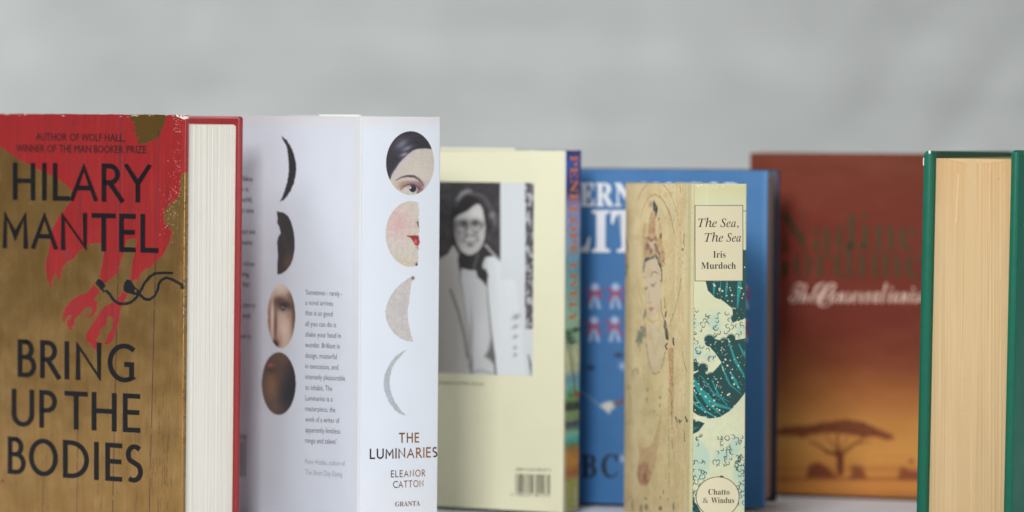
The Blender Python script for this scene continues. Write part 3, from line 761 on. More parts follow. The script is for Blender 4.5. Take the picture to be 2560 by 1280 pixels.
    t = [type_(bk, "line", 1, "Peter Hobbs, author of", 765, 864, 1160, 1165, 14, pale, cap=.727, offset=-.012), type_(bk, "line", 1, "The Short Day Dying", 765, 857, 1186.5, 1192, 14, pale, cap=.727, offset=-.012)]
    merge_into("credit_lettering", t)
    dk = mat("dark_grey_ink", (84, 82, 90), rough=.6, noise=.1)
    type_(bk, "barcode_lettering", 1, "ISBN 978", 572, 618, 1098, 1100, 14, dk, cap=.727, offset=-.006)
    t = [type_(bk, "line", 1, s, x1 - 10 * len(s) * .58, x1, y, y + 1.6, 14, dk, cap=.727, offset=-.006) for s, x1, y in
         (("is like", 633, 452), ("in a", 622, 477), ("world,", 632, 504), ("as one", 636, 531), ("whose wit", 640, 584), ("is more", 632, 611), ("this true", 638, 664), ("ing", 624, 690), ("as far", 626, 716), ("a story", 640, 768), ("and", 626, 794),
          (", astro", 629, 845))]
    merge_into("second_blurb_lettering", t)
white_book()

# ================================================================== cream book with a photograph on its back
def cream_book():
    bk = Book("hardback_book", "slim cream hardback with black and white author photograph and barcode on its back", GRP,
              (0.0309, .118), 25, .141, .024, .2179, .003,
              [(889.3, 370.9), (1413.0, 376.0), (1405.8, 1283.0), (884.2, 1255.3)], [(1413.0, 376.0), (1453.8, 375.1), (1446.5, 1273.8), (1405.8, 1283.0)])
    jm = mat("cream_jacket", rough=.45, spec=.4, attr=True, bump=.05, bscale=300, coat=.1, bdist=.0003)
    def back(c):
        X, Y = c.X, c.Y
        c.add((fbm(X / 80, Y / 80, 3) - .5) * 4)
        c.blend(np.clip((X - 1408) / 5, 0, 1), (206, 214, 214))
        c.blend(np.clip(1 - (Y - 373) / 4, 0, 1) * .7, (120, 124, 112))
    bk.panel("jacket_back", 1, flat_prof(.141, .0009, r=.0009), .0003, bk.H, 300, back, jm, (224, 223, 194))
    # the printed photograph
    def photo(c):
        X, Y = c.X, c.Y
        c.C[..., :3] = (206, 212, 217)
        Q = lambda pts: [(1095 + a / 4.924, 440 + b / 4.924) for a, b in pts]
        R = lambda pts: [(1095 + a / 4.412, 690 + b / 4.412) for a, b in pts]
        q = lambda a, b: (1095 + a / 4.924, 440 + b / 4.924)
        c.poly([(1000, 440), (1251.5, 440), (1251.5, 651), (1240, 645), (1222, 624), (1212, 612), (1180, 620), (1140, 610), (1118, 640), (1098, 652), (1000, 680)], (56, 54, 56), soft=1.5)
        bgm = c.pmask([(1000, 440), (1251, 440), (1251, 651), (1000, 680)]); c.blend(bgm * np.clip((fbm(X / 16, Y / 12, 5) - .45) * 1.2, 0, .3), (92, 90, 94))
        c.poly([(940, 940), (940, 700), (1103, 646), (1121, 635), (1135, 610), (1146, 630), (1148, 665), (1156, 700), (1163, 760), (1178, 860), (1174, 945)], (186, 184, 180), soft=3); c.blend(c.pmask([(940, 945), (940, 640), (1130, 640), (1150, 760), (1165, 945)], 10) * np.clip((1150 - X) / 60, 0, 1) * .5, (140, 136, 130))  # coat greyed towards the left: shadow of the white book put into the colour
        c.line(R([(140, 150), (230, 400), (290, 640), (330, 900)]), 5, (92, 90, 86), soft=6, alpha=.8)
        c.line(R([(240, 0), (300, 300), (345, 700), (350, 1000)]), 3, (98, 98, 98), soft=6, alpha=.7)
        c.poly([(1150, 650), (1165, 665), (1200, 672), (1232, 640), (1240, 690), (1226, 720), (1230, 790), (1238, 880), (1241, 945), (1174, 945), (1176, 860), (1166, 780), (1154, 700)], (200, 202, 204), soft=4)
        c.ell(1205, 840, 16, 60, (214, 216, 218), gauss=True, alpha=.7, clip=c.pmask([(1178, 700), (1228, 700), (1240, 940), (1178, 940)], 6)); c.poly([(1219, 655), (1225, 636), (1252, 652), (1252, 700), (1290, 700), (1316, 945), (1243, 945), (1236, 860), (1226, 770), (1219, 700)], (214, 220, 224), soft=2)
        # hair, face
        hair = Q([(190, 840), (165, 700), (160, 500), (190, 330), (250, 230), (340, 165), (430, 160), (520, 210), (600, 270), (650, 400), (680, 560), (640, 700), (600, 820), (560, 900), (480, 960), (260, 960)])
        c.poly(hair, (44, 42, 44), soft=4)
        c.line(Q([(235, 290), (300, 220), (360, 185), (410, 185)]), 11, (150, 148, 152), soft=7, alpha=.9, taper=(.5, 1, .6)); c.line(Q([(480, 220), (560, 250), (620, 330), (640, 400)]), 9, (104, 102, 108), soft=8, alpha=.7)
        c.ell(*q(670, 480), 9, 11, (160, 158, 160), gauss=True, alpha=.8); c.ell(*q(700, 560), 8, 14, (112, 110, 114), gauss=True, alpha=.7); c.ell(*q(620, 740), 9, 14, (84, 82, 86), gauss=True, alpha=.7)
        face = Q([(205, 525), (260, 480), (370, 430), (440, 370), (480, 345), (520, 350), (550, 400), (572, 500), (590, 640), (578, 760), (545, 860), (500, 925), (430, 965), (360, 970), (290, 930), (240, 850), (212, 740), (198, 620)])
        fm = c.pmask(face, 3); c.blend(fm, (196, 194, 192))
        F = lambda a, b, rx, ry, col, al=.8, rot=0: c.ell(*q(a, b), rx, ry, col, gauss=True, alpha=al, rot=rot, clip=fm)
        F(470, 470, 22, 20, (222, 221, 220), .9); F(400, 890, 14, 10, (216, 215, 214), .7); F(280, 680, 8, 10, (204, 203, 202), .6); F(250, 740, 10, 26, (140, 137, 135), .8); F(215, 600, 6, 30, (110, 107, 106), .7)
        F(325, 585, 13, 9, (62, 58, 60), .95); F(460, 580, 11, 9, (66, 62, 64), .95); F(230, 600, 7, 6, (104, 100, 100), .7); F(350, 630, 6, 10, (84, 80, 82), .7); F(545, 600, 4, 8, (108, 104, 104), .8)
        F(395, 640, 6, 15, (204, 202, 200), .8); F(360, 730, 5, 6, (92, 88, 88), .8); F(430, 735, 5, 4, (104, 100, 100), .7); F(470, 710, 6, 8, (130, 126, 126), .7); F(400, 775, 14, 3.5, (206, 204, 202), .7)
        c.line(Q([(300, 800), (340, 815), (400, 822), (460, 812), (500, 780)]), 2.6, (84, 80, 82), soft=2.5, alpha=.8); F(400, 855, 8, 4.5, (92, 88, 90), .9); F(330, 760, 4, 9, (116, 112, 112), .7, .4); F(490, 770, 3.5, 8, (120, 116, 116), .7, -.4)
        F(400, 915, 12, 6, (196, 194, 192), .6); F(540, 780, 6, 20, (196, 195, 195), .6)
        for ex, ey, rx, ry in ((290, 625, 17, 15), (468, 620, 13.5, 14)):
            p = [(q(ex, ey)[0] + rx * math.cos(t / 16 * 6.283), q(ex, ey)[1] + ry * math.sin(t / 16 * 6.283)) for t in range(17)]
            c.line(p, 2.0, (74, 70, 72), soft=1.5, alpha=.85)
        for k in range(26):
            a = RNG.uniform(-2.9, .4); r0 = RNG.uniform(.78, 1.04); cx, cy = q(400, 480)
            p = [(cx + r0 * 46 * math.cos(t), cy + r0 * 62 * math.sin(t)) for t in np.linspace(a, a + .5, 6)]
            c.line(p, RNG.uniform(1.5, 3.5), (112, 110, 114) if k % 3 else (150, 148, 152), soft=3, alpha=RNG.uniform(.15, .45))
        # scarf
        c.poly(Q([(255, 975), (300, 940), (370, 975), (440, 968), (500, 930), (560, 880), (600, 860), (660, 930), (690, 985), (640, 990), (590, 1000), (560, 1060), (550, 1130), (600, 1160), (618, 1210)]) + R([(555, 0), (540, 118), (510, 70), (430, 0)]) + Q([(490, 1230), (470, 1160), (400, 1160), (290, 1135), (285, 1230), (262, 1140), (250, 1040)]), (54, 51, 53), soft=3.5)
        c.line(Q([(500, 960), (470, 1050), (445, 1130)]), 5, (120, 117, 120), soft=6, alpha=.8); c.line(Q([(590, 850), (640, 910), (700, 975), (760, 1040)]), 6, (170, 169, 174), soft=4)
        c.line(R([(545, 100), (555, 300), (585, 600), (620, 880), (642, 1100)]), 3.4, (70, 74, 76), soft=3, taper=(.3, .6, 1.4))
        c.poly(R([(590, 700), (630, 900), (620, 970), (560, 910), (520, 890), (560, 820)]), (84, 82, 86), soft=9, alpha=.8)
        c.ell(*R([(370, 1000)])[0], 4, 30, (96, 98, 104), gauss=True, alpha=.9); c.ell(*R([(370, 640)])[0], 4, 60, (130, 132, 134), gauss=True, alpha=.6); c.line(R([(390, 1060), (480, 1040), (600, 1075)]), 4, (130, 134, 142), soft=6, alpha=.6)
        for y0, w in ((450, 22), (560, 18), (670, 14), (790, 10), (870, 10)): c.ell(*R([(855 if y0 > 500 else 865, y0)])[0], w * .45, 4 if y0 > 500 else 6, (136, 140, 146), gauss=True, alpha=.9, rot=-.5)
        c.line(R([(1000, 870), (1020, 960), (1030, 1090)]), 4, (52, 54, 58), soft=4, alpha=.9, taper=(.5, 1.2, .3))
        # band of carving at the right
        s = ((X > 1313.5) & (X < 1340) & (Y < 823)).astype(float)
        n = fbm(X / 6, Y / 9, 77) + .25 * (vnoise(X / 4, Y / 22, 78) - .5)
        c.blend(s, (96, 92, 98)); c.blend(s * np.clip((n - .5) * 5, 0, .9), (190, 192, 200)); c.blend(s * np.clip((.42 - n) * 3, 0, .6), (60, 58, 64))
        for y in (478, 524, 567, 610, 652, 697, 740, 782): c.blend(s * np.exp(-((Y - y) / 3.5) ** 2) * .5, (44, 42, 46))
        c.blend((s > 0) * np.clip(1 - np.abs(X - 1315) / 2, 0, 1) * .5, (170, 190, 184))
        c.add((vnoise(X / 1.5, Y / 1.5, 79) - .5) * 6)
    I = bk.I[1]
    s_r, z_b = happly(I, 1332.0, 940.5); _, z_t = happly(I, 1332.6, 457.5)
    prof = [(s, -.00042, s) for s in np.linspace(float(s_r), .1405, 230)]
    def zc(S, Z): return Z
    bk.panel("photograph", 1, prof, float(z_b), float(z_t), 330, photo, jm, (200, 205, 210))
    ink = mat("black_ink", (26, 24, 30)); 
    # barcode: bars of EAN widths
    bars = "10100011010111011001100100100110001101101010100001011100101110011011001000100110101"
    V = []; F = []; x0, x1 = 1289.5, 1376.5; n = len(bars); k = 0
    while k < n:
        if bars[k] == '1':
            j = k
            while j < n and bars[j] == '1': j += 1
            a = x0 + (x1 - x0) * k / n; b = x0 + (x1 - x0) * j / n - .1; o = len(V)
            ya = 1184.3 + (a - x0) * .03; yb = 1232 + (a - x0) * .03
            V += [(a, ya), (b, ya), (b, yb), (a, yb)]; F.append((o, o + 3, o + 2, o + 1)); k = j
        k += 1
    bk.print_mesh("barcode", 1, V, F, mat("barcode_ink", (40, 42, 26), rough=.6, noise=.05), off=.00044)
    bi = mat("olive_grey_ink", (96, 98, 74), rough=.6, noise=.05)
    merge_into("barcode_digits", [type_(bk, "line", 1, "ISBN 0-233-98107-5", 1291, 1378, 1176.5, 1178.5, 7.5, bi, cap=.727), type_(bk, "line", 1, "9 780233 981079", 1278, 1376, 1240, 1243, 7.5, bi, cap=.727, offset=-.006)])
    type_(bk, "caption_lettering", 1, "photograph by Mark Gerson", 1085, 1211, 958.5, 963, 7.5, mat("caption_ink", (92, 92, 70), rough=.6, noise=.05), cap=.727)
    def spine(c):
        X, Y = c.X, c.Y
        stops = [(372, (52, 52, 92)), (378, (28, 40, 110)), (400, (44, 78, 168)), (425, (50, 72, 160)), (455, (36, 44, 112)), (480, (42, 34, 84)), (492, (92, 78, 132)), (515, (132, 136, 186)), (560, (128, 146, 198)), (620, (116, 160, 196)),
                 (680, (98, 160, 180)), (740, (118, 174, 178)), (800, (140, 184, 166)), (850, (132, 166, 140)), (880, (186, 194, 158)), (925, (178, 190, 160)), (945, (104, 150, 178)), (975, (112, 178, 170)), (1000, (96, 138, 78)),
                 (1012, (54, 62, 46)), (1022, (58, 60, 46)), (1030, (124, 152, 100)), (1050, (110, 130, 92)), (1060, (58, 62, 84)), (1070, (120, 150, 120)), (1085, (120, 180, 164)), (1102, (58, 154, 148)), (1114, (120, 120, 70)), (1130, (176, 128, 58)),
                 (1160, (190, 138, 62)), (1180, (156, 98, 48)), (1192, (150, 110, 60)), (1205, (152, 156, 84)), (1250, (144, 140, 76)), (1290, (128, 124, 70))]
        ys = [s[0] for s in stops]; Yd = Y + 5 * (fbm(X / 9, Y / 9, 4) - .5) + (X - 1430) * .15
        for k in range(3): c.C[..., k] = np.interp(Yd, ys, [s[1][k] for s in stops])
        c.C[..., :3] = c.C[..., :3] * 1.14 + 8; c.add((fbm(X / 5, Y / 12, 8) - .5) * 36)
        for x, y, r, s in ((1420, 838, 22, 1), (1421, 850, 18, 1), (1440, 828, 14, -1), (1428, 860, 16, 1)):
            for k in range(5):
                a0 = -2.6 + k * .5; c.line([(x, y), (x + r * .6 * math.cos(a0), y + r * .6 * math.sin(a0)), (x + r * math.cos(a0), y + r * math.sin(a0) + 5)], 3, (44, 78, 42), soft=2, alpha=.85)
        c.line([(1418, 860), (1428, 920), (1437, 985)], 2, (100, 106, 80), soft=2); c.line([(1426, 860), (1433, 930), (1439, 985)], 1.5, (112, 116, 92), soft=2)
        for k in range(8): c.line([(1422 + k, 992), (1412 + k * 5, 965 + abs(k - 3) * 4)], 1.6, (74, 128, 72), soft=1.5, alpha=.8)
        c.ell(1440, 986, 8, 8, (178, 108, 50), soft=3, alpha=.9)
        for k in range(9): c.line([(1414 + k * 4, 1066), (1412 + k * 4.4, 1074)], 2, (62, 70, 88), soft=1)
        for k in range(8): c.line([(1418 + k * 3.6, 1122), (1416 + k * 4, 1188)], 1, (132, 84, 38), soft=1.4, alpha=.7)
        for k in range(10): c.line([(1414 + k * 3.4, 1200), (1412 + k * 4 + RNG.uniform(-3, 3), 1280)], 1.6, (92, 110, 52) if k % 2 else (186, 182, 112), soft=1.6, alpha=.7)
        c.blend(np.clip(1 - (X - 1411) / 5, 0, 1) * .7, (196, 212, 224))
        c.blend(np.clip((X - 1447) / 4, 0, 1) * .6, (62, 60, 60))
    prof = [(s, -.0003, s) for s in np.linspace(.0009, .0228, 56)] + [(.0228 + .0012 * math.sin(a), -.0003 + .0012 * (1 - math.cos(a)), .0228 + .0012 * a) for a in np.linspace(.2, math.pi / 2, 6)]
    bk.panel("jacket_spine", 2, prof, .0003, bk.H, 420, spine, jm)
    org = mat("orange_ink", (232, 134, 44), rough=.45, noise=.2, nscale=300)
    type_(bk, "spine_lettering", 2, uni("PENELOPE", 'bold'), 388, 640, 1424.5, 1423, 19.5, org, down=True, off=.00042)
    type_(bk, "spine_lettering", 2, uni("LIVELY", 'bold'), 656, 808, 1423, 1422, 19.5, org, down=True, off=.00042)
    type_(bk, "publisher_lettering", 2, uni("Deutsch", 'bolditalic'), 1219, 1262, 1434, 1433, 8, mat("white_ink", (214, 214, 196), rough=.5, noise=.05), down=True, off=.00042)
    wb = mat("cream_board", (226, 226, 210), rough=.7, noise=.03)
    bk.box("back_board", (.001, .140), (.0002, .0028), (.0002, bk.H - .0006), wb, .0006)
    bk.box("head_of_board", (.0335, .139), (.0004, .0026), (bk.H - .002, bk.H + .0009), wb, .0005)
    bk.box("front_board", (.001, .141), (.0215, .0241), (.0002, bk.H - .0003), mat("blue_jacket", (46, 60, 96), rough=.5, noise=.2), .0007)
    bk.box("page_block", (.003, .137), (.003, .0212), (.003, bk.H - .004), mat("paper_cream", (216, 210, 190), rough=.9, noise=.04))
cream_book()

# ================================================================== blue book
def blue_book():
    bk = Book("hardback_book", "bright blue hardback with white title and red rosettes, behind the small sand coloured book", GRP,
              (0.1543, .15), 14, .141, .044, .2059, .003,
              [(1354.3, 421.2), (1919.0, 426.0), (1910.6, 1271.4), (1348.0, 1254.6)], [(1919.0, 426.0), (1950.7, 423.3), (1942.3, 1253.6), (1910.6, 1271.4)])
    jm = mat("blue_jacket_print", rough=.4, spec=.45, attr=True, bump=.05, bscale=300, coat=.15, bdist=.0003)
    def front(c):
        X, Y = c.X, c.Y
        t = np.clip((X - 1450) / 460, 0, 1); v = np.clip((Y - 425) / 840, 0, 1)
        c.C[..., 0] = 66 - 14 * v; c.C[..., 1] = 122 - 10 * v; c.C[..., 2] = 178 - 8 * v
        c.add((fbm(X / 60, Y / 60, 3) - .5) * 8)
        WH = (196, 208, 232); RD = (190, 54, 84)
        for cx in (1433, 1487, 1539, 1592, 1645, 1698, 1751, 1804, 1857):
            for cy in (718, 801):
                x = cx - (2 if cy > 760 else 0)
                for dx, dy in ((-19 + RNG.uniform(-3, 3), 2 + RNG.uniform(-6, 6)), (17 + RNG.uniform(-3, 3), 2 + RNG.uniform(-6, 6)), (-17, 28 + RNG.uniform(-5, 5)), (17, 28 + RNG.uniform(-5, 5))): c.line([(x, cy + 14), (x + dx, cy + dy + 2)], 7.5, RD, soft=4, taper=(.7, 1, .8), alpha=.9)
                c.line([(x - 3, cy + 22), (x - 10, cy + 50)], 8, WH, soft=3, alpha=.8, taper=(.5, 1, 1.1)); c.line([(x + 3, cy + 22), (x + 10, cy + 50)], 8, WH, soft=3, alpha=.8, taper=(.5, 1, 1.1))
                c.ell(x, cy, 11, 11, (150, 176, 216), soft=3); c.ell(x, cy - 1, 4, 4, (226, 236, 246), gauss=True)
        c.ell(1547, 888, 11, 6, (24, 46, 80), gauss=True); c.ell(1476, 919, 10, 6, (24, 46, 80), gauss=True); c.ell(1556, 915, 7, 9, (190, 200, 226), gauss=True); c.ell(1557, 1147, 6, 9, (200, 206, 230), gauss=True)
        c.line([(1452, 978), (1480, 998), (1504, 1017)], 6, (150, 168, 190), soft=4, alpha=.55)
        c.poly([(1500, 1015), (1512, 1006), (1528, 1003), (1541, 1008), (1538, 1018), (1526, 1026), (1524, 1036), (1514, 1026)], (214, 214, 206), soft=5)
        c.line([(1538, 1010), (1600, 990)], 10, (120, 84, 84), soft=4)
        c.ell(1700, 960, 60, 90, (210, 190, 150), soft=6); c.poly([(1640, 1080), (1660, 1000), (1740, 1000), (1780, 1090)], (176, 60, 50), soft=6)
        c.blend(np.clip((X - 1904) / 10, 0, 1) * .5, (110, 160, 214))
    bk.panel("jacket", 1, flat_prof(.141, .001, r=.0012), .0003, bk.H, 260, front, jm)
    wi = mat("pale_ink", (232, 236, 244), rough=.5, noise=.04)
    def word(letters, yb, h, off, m, name):
        parts = [type_(bk, "l", 1, uni(ch, 'bold'), a, b, yb, yb, h, m, offset=off) for ch, a, b in letters]
        return merge_into(name, parts)
    word([("V", 1400, 1449), ("E", 1451, 1487), ("R", 1489, 1534), ("N", 1537, 1584), ("O", 1588, 1630), ("N", 1633, 1680), ("G", 1714, 1758), ("O", 1762, 1806), ("D", 1810, 1854)], 514.5, 58, .012, wi, "title_lettering")
    word([("L", 1412, 1476), ("I", 1480, 1525), ("T", 1528, 1604), ("T", 1608, 1684), ("L", 1690, 1754), ("E", 1760, 1830)], 629, 105, .012, wi, "title_lettering")
    word([("D", 1404, 1449), ("B", 1453, 1493), ("C", 1503, 1546), ("P", 1580, 1620), ("I", 1624, 1644), ("E", 1648, 1684), ("R", 1688, 1730), ("R", 1734, 1776), ("E", 1780, 1816)], 1193, 58, .008, mat("navy_ink", (18, 32, 52), rough=.5, noise=.1), "author_lettering")
    navy = mat("navy_board", (34, 46, 74), rough=.5, noise=.12, nscale=200, bump=.3, bscale=2000)
    bk.box("front_board", (.0008, .141), (.0001, .0027), (.0002, bk.H - .0005), navy, .0008)
    bk.box("back_board", (0, .141), (.0405, .044), (0, bk.H - .0002), navy, .0012)
    bk.box("spine", (.139, .1425), (.001, .043), (.0002, bk.H - .0006), navy, .001)
    pages(bk, 1, .0034, .138, .0028, .0402, .0032, bk.H - .0042, (176, 142, 122), 10, 71, cell=.0005)
blue_book()

# ================================================================== small cream and teal book
def teal_book():
    bk = Book("hardback_book", "smallest hardback, sand coloured with a faint figure drawing and teal waves on its spine", GRP,
              (0.1021, 0.0), 75.5, .134, .0328, .2007, 0.0,
              [(1565.6, 454.9), (1730.0, 459.0), (1724.6, 1338.9), (1561.1, 1278.6)], [(1730.0, 459.0), (1867.5, 458.9), (1861.6, 1335.5), (1724.6, 1338.9)], (-.0018, 0, 0, -.001))
    bk.bulge = .0012; bk.groove = .00015
    jm = mat("aged_jacket", rough=.48, spec=.4, attr=True, bump=.08, bscale=500, coat=.05, bdist=.0002)
    def cover(c):
        X, Y = c.X, c.Y
        A = lambda pts: [(1555 + a / 5.122, 450 + b / 5.122) for a, b in pts]
        B = lambda pts: [(1555 + a / 4.411, 690 + b / 4.411) for a, b in pts]
        D = lambda pts: [(1555 + a / 4.128, 970 + b / 4.128) for a, b in pts]
        c.add((fbm(X / 30, Y / 90, 3) - .5) * 34)
        c.blend(np.clip(1 - (X - 1562) / 26 + (fbm(X / 12, Y / 50, 5) - .5), 0, 1) * .45, (184, 160, 112))
        c.blend(np.clip((X - 1668) / 20, 0, 1) * np.clip(1 - (X - 1716) / 6, 0, 1) * .4 * fbm(X / 3, Y / 60, 6), (168, 144, 98))
        c.blend(np.clip((Y - 1150) / 130, 0, 1) * .35 * fbm(X / 20, Y / 30, 16), (190, 158, 108))
        c.blend(np.clip((fbm(X / 9, Y / 160, 7) - .55) * 3, 0, .5), (224, 212, 172))
        n = vnoise(X / 1.2, Y / 4, 9); c.blend(np.clip((n - .84) * 5, 0, .35) * np.clip((X - 1650) / 30, 0, 1), (122, 98, 60))
        c.blend(np.clip((X - 1712) / 12, 0, 1) * .8, (186, 178, 134)); c.add((vnoise(X / 1.3, Y / 1.3, 10) - .5) * 8)
        BR = (142, 104, 72); OR = (168, 112, 72); DK = (38, 48, 52)
        c.line(A([(215, 250), (250, 150), (290, 95), (340, 40)]), 1.8, BR, rough=.8, alpha=.7); c.line(A([(530, 50), (575, 100), (620, 170), (640, 220)]), 1.8, BR, rough=.8, alpha=.8)
        c.line(A([(640, 220), (690, 340), (725, 500), (742, 620), (755, 700)]), 1.4, BR, rough=.8, alpha=.7, dash=(4, .3))
        c.line(A([(235, 500), (262, 400), (295, 310), (335, 235)]), 1.6, BR, rough=.8, alpha=.6); c.line(A([(325, 245), (370, 200), (430, 183), (490, 215), (540, 275)]), 4, OR, rough=1, soft=2, alpha=.8, taper=(.5, 1, .6))
        c.line(A([(540, 275), (590, 370), (630, 470), (655, 600), (675, 690)]), 1.7, (120, 84, 56), rough=.8, alpha=.85)
        c.line(A([(200, 690), (188, 900), (190, 1280)]), 1.4, BR, alpha=.45); c.line(A([(160, 700), (150, 1280)]), 1.2, BR, alpha=.3)
        c.line(B([(170, 40), (195, 200), (245, 340)]), 1.4, BR, alpha=.55); c.line(B([(130, 60), (160, 260), (215, 420)]), 1.2, BR, alpha=.35)
        c.line(B([(655, 20), (635, 180), (592, 370), (560, 450), (525, 550)]), 1.8, (132, 100, 66), alpha=.75, rough=.6); c.line(B([(585, 10), (560, 180), (500, 340)]), 1.2, BR, alpha=.4, dash=(4, .4))
        c.line(A([(45, 700), (75, 850), (60, 1060), (35, 1190)]), 4, (136, 72, 50), soft=2, alpha=.7, rough=1.5); c.line(A([(80, 1080), (60, 1200), (30, 1300)]), 4, (70, 92, 62), soft=2, alpha=.8, rough=1.5)
        c.line(A([(750, 75), (755, 165)]), 1.5, (110, 86, 50), alpha=.7); c.line(A([(800, 690), (795, 790), (803, 850)]), 2.4, (112, 92, 56), alpha=.8, rough=.7); c.ell(*A([(782, 890)])[0], 3, 4, (134, 96, 60), alpha=.8)
        # head-dress
        hd = A([(378, 400), (410, 395), (428, 480), (440, 560), (432, 690), (470, 760), (478, 620), (482, 540), (505, 545), (522, 640), (512, 760), (522, 860), (560, 940), (552, 1030), (528, 1110), (505, 1090), (480, 1010), (440, 950), (420, 985),
                (370, 1000), (320, 975), (292, 1030), (275, 980), (280, 860), (276, 700), (290, 520), (308, 560), (305, 730), (330, 740), (340, 620), (358, 520)])
        c.poly(hd, OR, soft=3, rough=1.5, alpha=.75, tex=lambda a, b: .35 + .65 * np.clip((vnoise(a / 2.0, b / 4.0, 31) - .25) * 2, 0, 1))
        c.poly(A([(345, 790), (420, 780), (440, 850), (410, 900), (390, 860), (360, 900), (330, 850)]), (208, 190, 166), soft=3, alpha=.9)
        for p in ([(320, 880), (335, 830), (355, 870)], [(430, 830), (450, 880), (480, 940)], [(370, 900), (380, 930)]): c.line(A(p), 6, (100, 66, 66), soft=3, alpha=.8)
        c.line(A([(340, 730), (380, 775), (430, 745)]), 6, (124, 72, 66), soft=3, alpha=.75)
        for k in range(40): x = RNG.uniform(480, 555); y = RNG.uniform(860, 1110); c.ell(*A([(x, y)])[0], 1.6, 1.6, (112, 66, 46) if k % 2 else (196, 150, 110), alpha=.6)
        for x0 in (365, 385, 405): c.line(A([(x0, 480), (x0 - 5 + (x0 - 385) * .6, 700)]), 1.2, (140, 84, 62), alpha=.6)
        c.poly(A([(395, 290), (412, 260), (430, 300), (452, 320), (462, 380), (450, 420), (444, 475), (432, 470), (425, 410), (400, 375)]), DK, soft=1.2, rough=1.8, rs=3); c.poly(A([(355, 290), (380, 275), (385, 345), (360, 330)]), (120, 104, 96), soft=2, rough=1.5, alpha=.8)
        c.ell(*A([(475, 500)])[0], 1.5, 4, (60, 64, 56)); c.ell(*A([(503, 718)])[0], 1.8, 7, (58, 66, 52), alpha=.9)
        # face
        fc_ = A([(292, 1070), (330, 1040), (380, 1020), (430, 985), (470, 1050), (500, 1130), (508, 1280)]) + B([(430, 0), (428, 240), (420, 340), (400, 420), (350, 470), (300, 440), (275, 370), (265, 200), (262, 0)])
        c.poly(fc_, (212, 192, 168), soft=3, alpha=.75)
        c.line(A([(284, 1180), (288, 1090), (300, 1020), (350, 1010), (390, 1000), (430, 962), (460, 1010), (480, 1060), (500, 1110)]), 5, (66, 76, 76), soft=2, rough=2, alpha=.9, taper=(.5, 1.3, .8))
        c.poly(A([(290, 1060), (310, 980), (350, 985), (365, 1020), (320, 1045)]), (72, 80, 78), soft=2, rough=2, alpha=.85)
        c.line(A([(500, 1100), (516, 1180), (512, 1290)]) + B([(432, 60)]), 2.4, DK, soft=1.4, rough=.8)
        c.line(A([(372, 1235), (390, 1190), (415, 1172), (440, 1180), (458, 1200)]), 2, (66, 62, 60), alpha=.9, taper=(.4, 1, .8)); c.line(A([(285, 1240), (305, 1250)]), 1.8, (110, 80, 64), alpha=.8)
        c.line(B([(322, 92), (340, 100), (360, 90), (380, 70)]), 1.8, (84, 72, 78), alpha=.9); c.ell(*B([(345, 108)])[0], 4, 2.6, (104, 90, 96), gauss=True, alpha=.9); c.line(B([(255, 135), (270, 130), (285, 125)]), 2, (96, 78, 70), alpha=.9); c.ell(*B([(268, 138)])[0], 3, 2.5, (104, 86, 76), gauss=True)
        c.line(B([(305, 170), (302, 250), (296, 290), (315, 300), (335, 285)]), 1.2, (150, 116, 92), alpha=.85)
        c.ell(*B([(322, 358)])[0], 5.5, 4, (166, 84, 76), soft=3, alpha=.9); c.ell(*B([(322, 376)])[0], 3.5, 3.5, (176, 100, 88), soft=2, alpha=.8)
        c.line(B([(432, 260), (438, 380), (470, 490)]), 2, (84, 72, 60), alpha=.85, rough=.6); c.line(B([(268, 120), (268, 400)]), 1.3, BR, alpha=.5)
        for pts in ([(265, 380), (290, 470), (345, 525), (400, 490), (425, 370)], [(280, 470), (340, 500), (370, 490)], [(290, 540), (345, 600), (410, 590), (440, 540)], [(300, 640), (350, 690), (400, 680), (420, 640)]): c.line(B(pts), 1.2, (150, 124, 98), alpha=.7)
        c.poly(B([(275, 560), (300, 960), (350, 1075), (400, 1075), (450, 980), (475, 700), (450, 500), (350, 540)]), (210, 196, 172), soft=4, alpha=.6)
        c.line(B([(258, 520), (268, 700), (275, 800), (300, 960), (325, 1040), (360, 1080), (400, 1075), (440, 1010), (465, 920), (480, 830)]), 3, (136, 100, 80), soft=1.4, alpha=.85, dash=(2.0, .35))
        c.poly(B([(150, 730), (175, 650), (170, 590), (210, 600), (205, 560), (240, 550), (262, 600), (260, 660), (225, 700), (235, 740), (200, 750), (180, 790), (170, 750)]), (112, 118, 98), soft=2, rough=2.5, alpha=.9)
        c.line(B([(200, 760), (205, 820)]), 3, (128, 128, 104), soft=2, alpha=.7); c.line(B([(262, 370), (258, 420), (250, 460)]), 4, (66, 76, 92), soft=2, rough=1, alpha=.8)
        c.poly(B([(468, 500), (485, 485), (498, 560), (520, 640), (515, 710), (482, 690), (478, 620), (465, 560)]), (32, 36, 50), soft=1.4, rough=1.6, rs=3); c.line(B([(500, 745), (482, 780), (500, 810)]), 3.4, (40, 42, 54), rough=1); c.line(B([(570, 685), (568, 720), (577, 760)]), 3.4, (28, 30, 34), rough=.8)
        c.line(B([(470, 240), (480, 310), (475, 350)]), 2, (56, 60, 54), dash=(4, .35)); c.line(B([(492, 400), (480, 450)]), 3.6, (44, 48, 52), rough=1)
        # orange sash
        c.poly(B([(515, 800), (570, 790), (578, 1290)]) + D([(535, 20), (530, 270), (522, 300), (505, 280), (495, 0)]) + B([(528, 1200)]), (166, 110, 66), soft=2, rough=1, tex=lambda a, b: .25 + .55 * np.clip((vnoise(a / 1.6, b / 5, 51) - .2) * 2, 0, 1))
        c.line(D([(518, 270), (520, 420), (525, 620)]), 3, (170, 112, 66), soft=1.6, alpha=.8, dash=(8, .25))
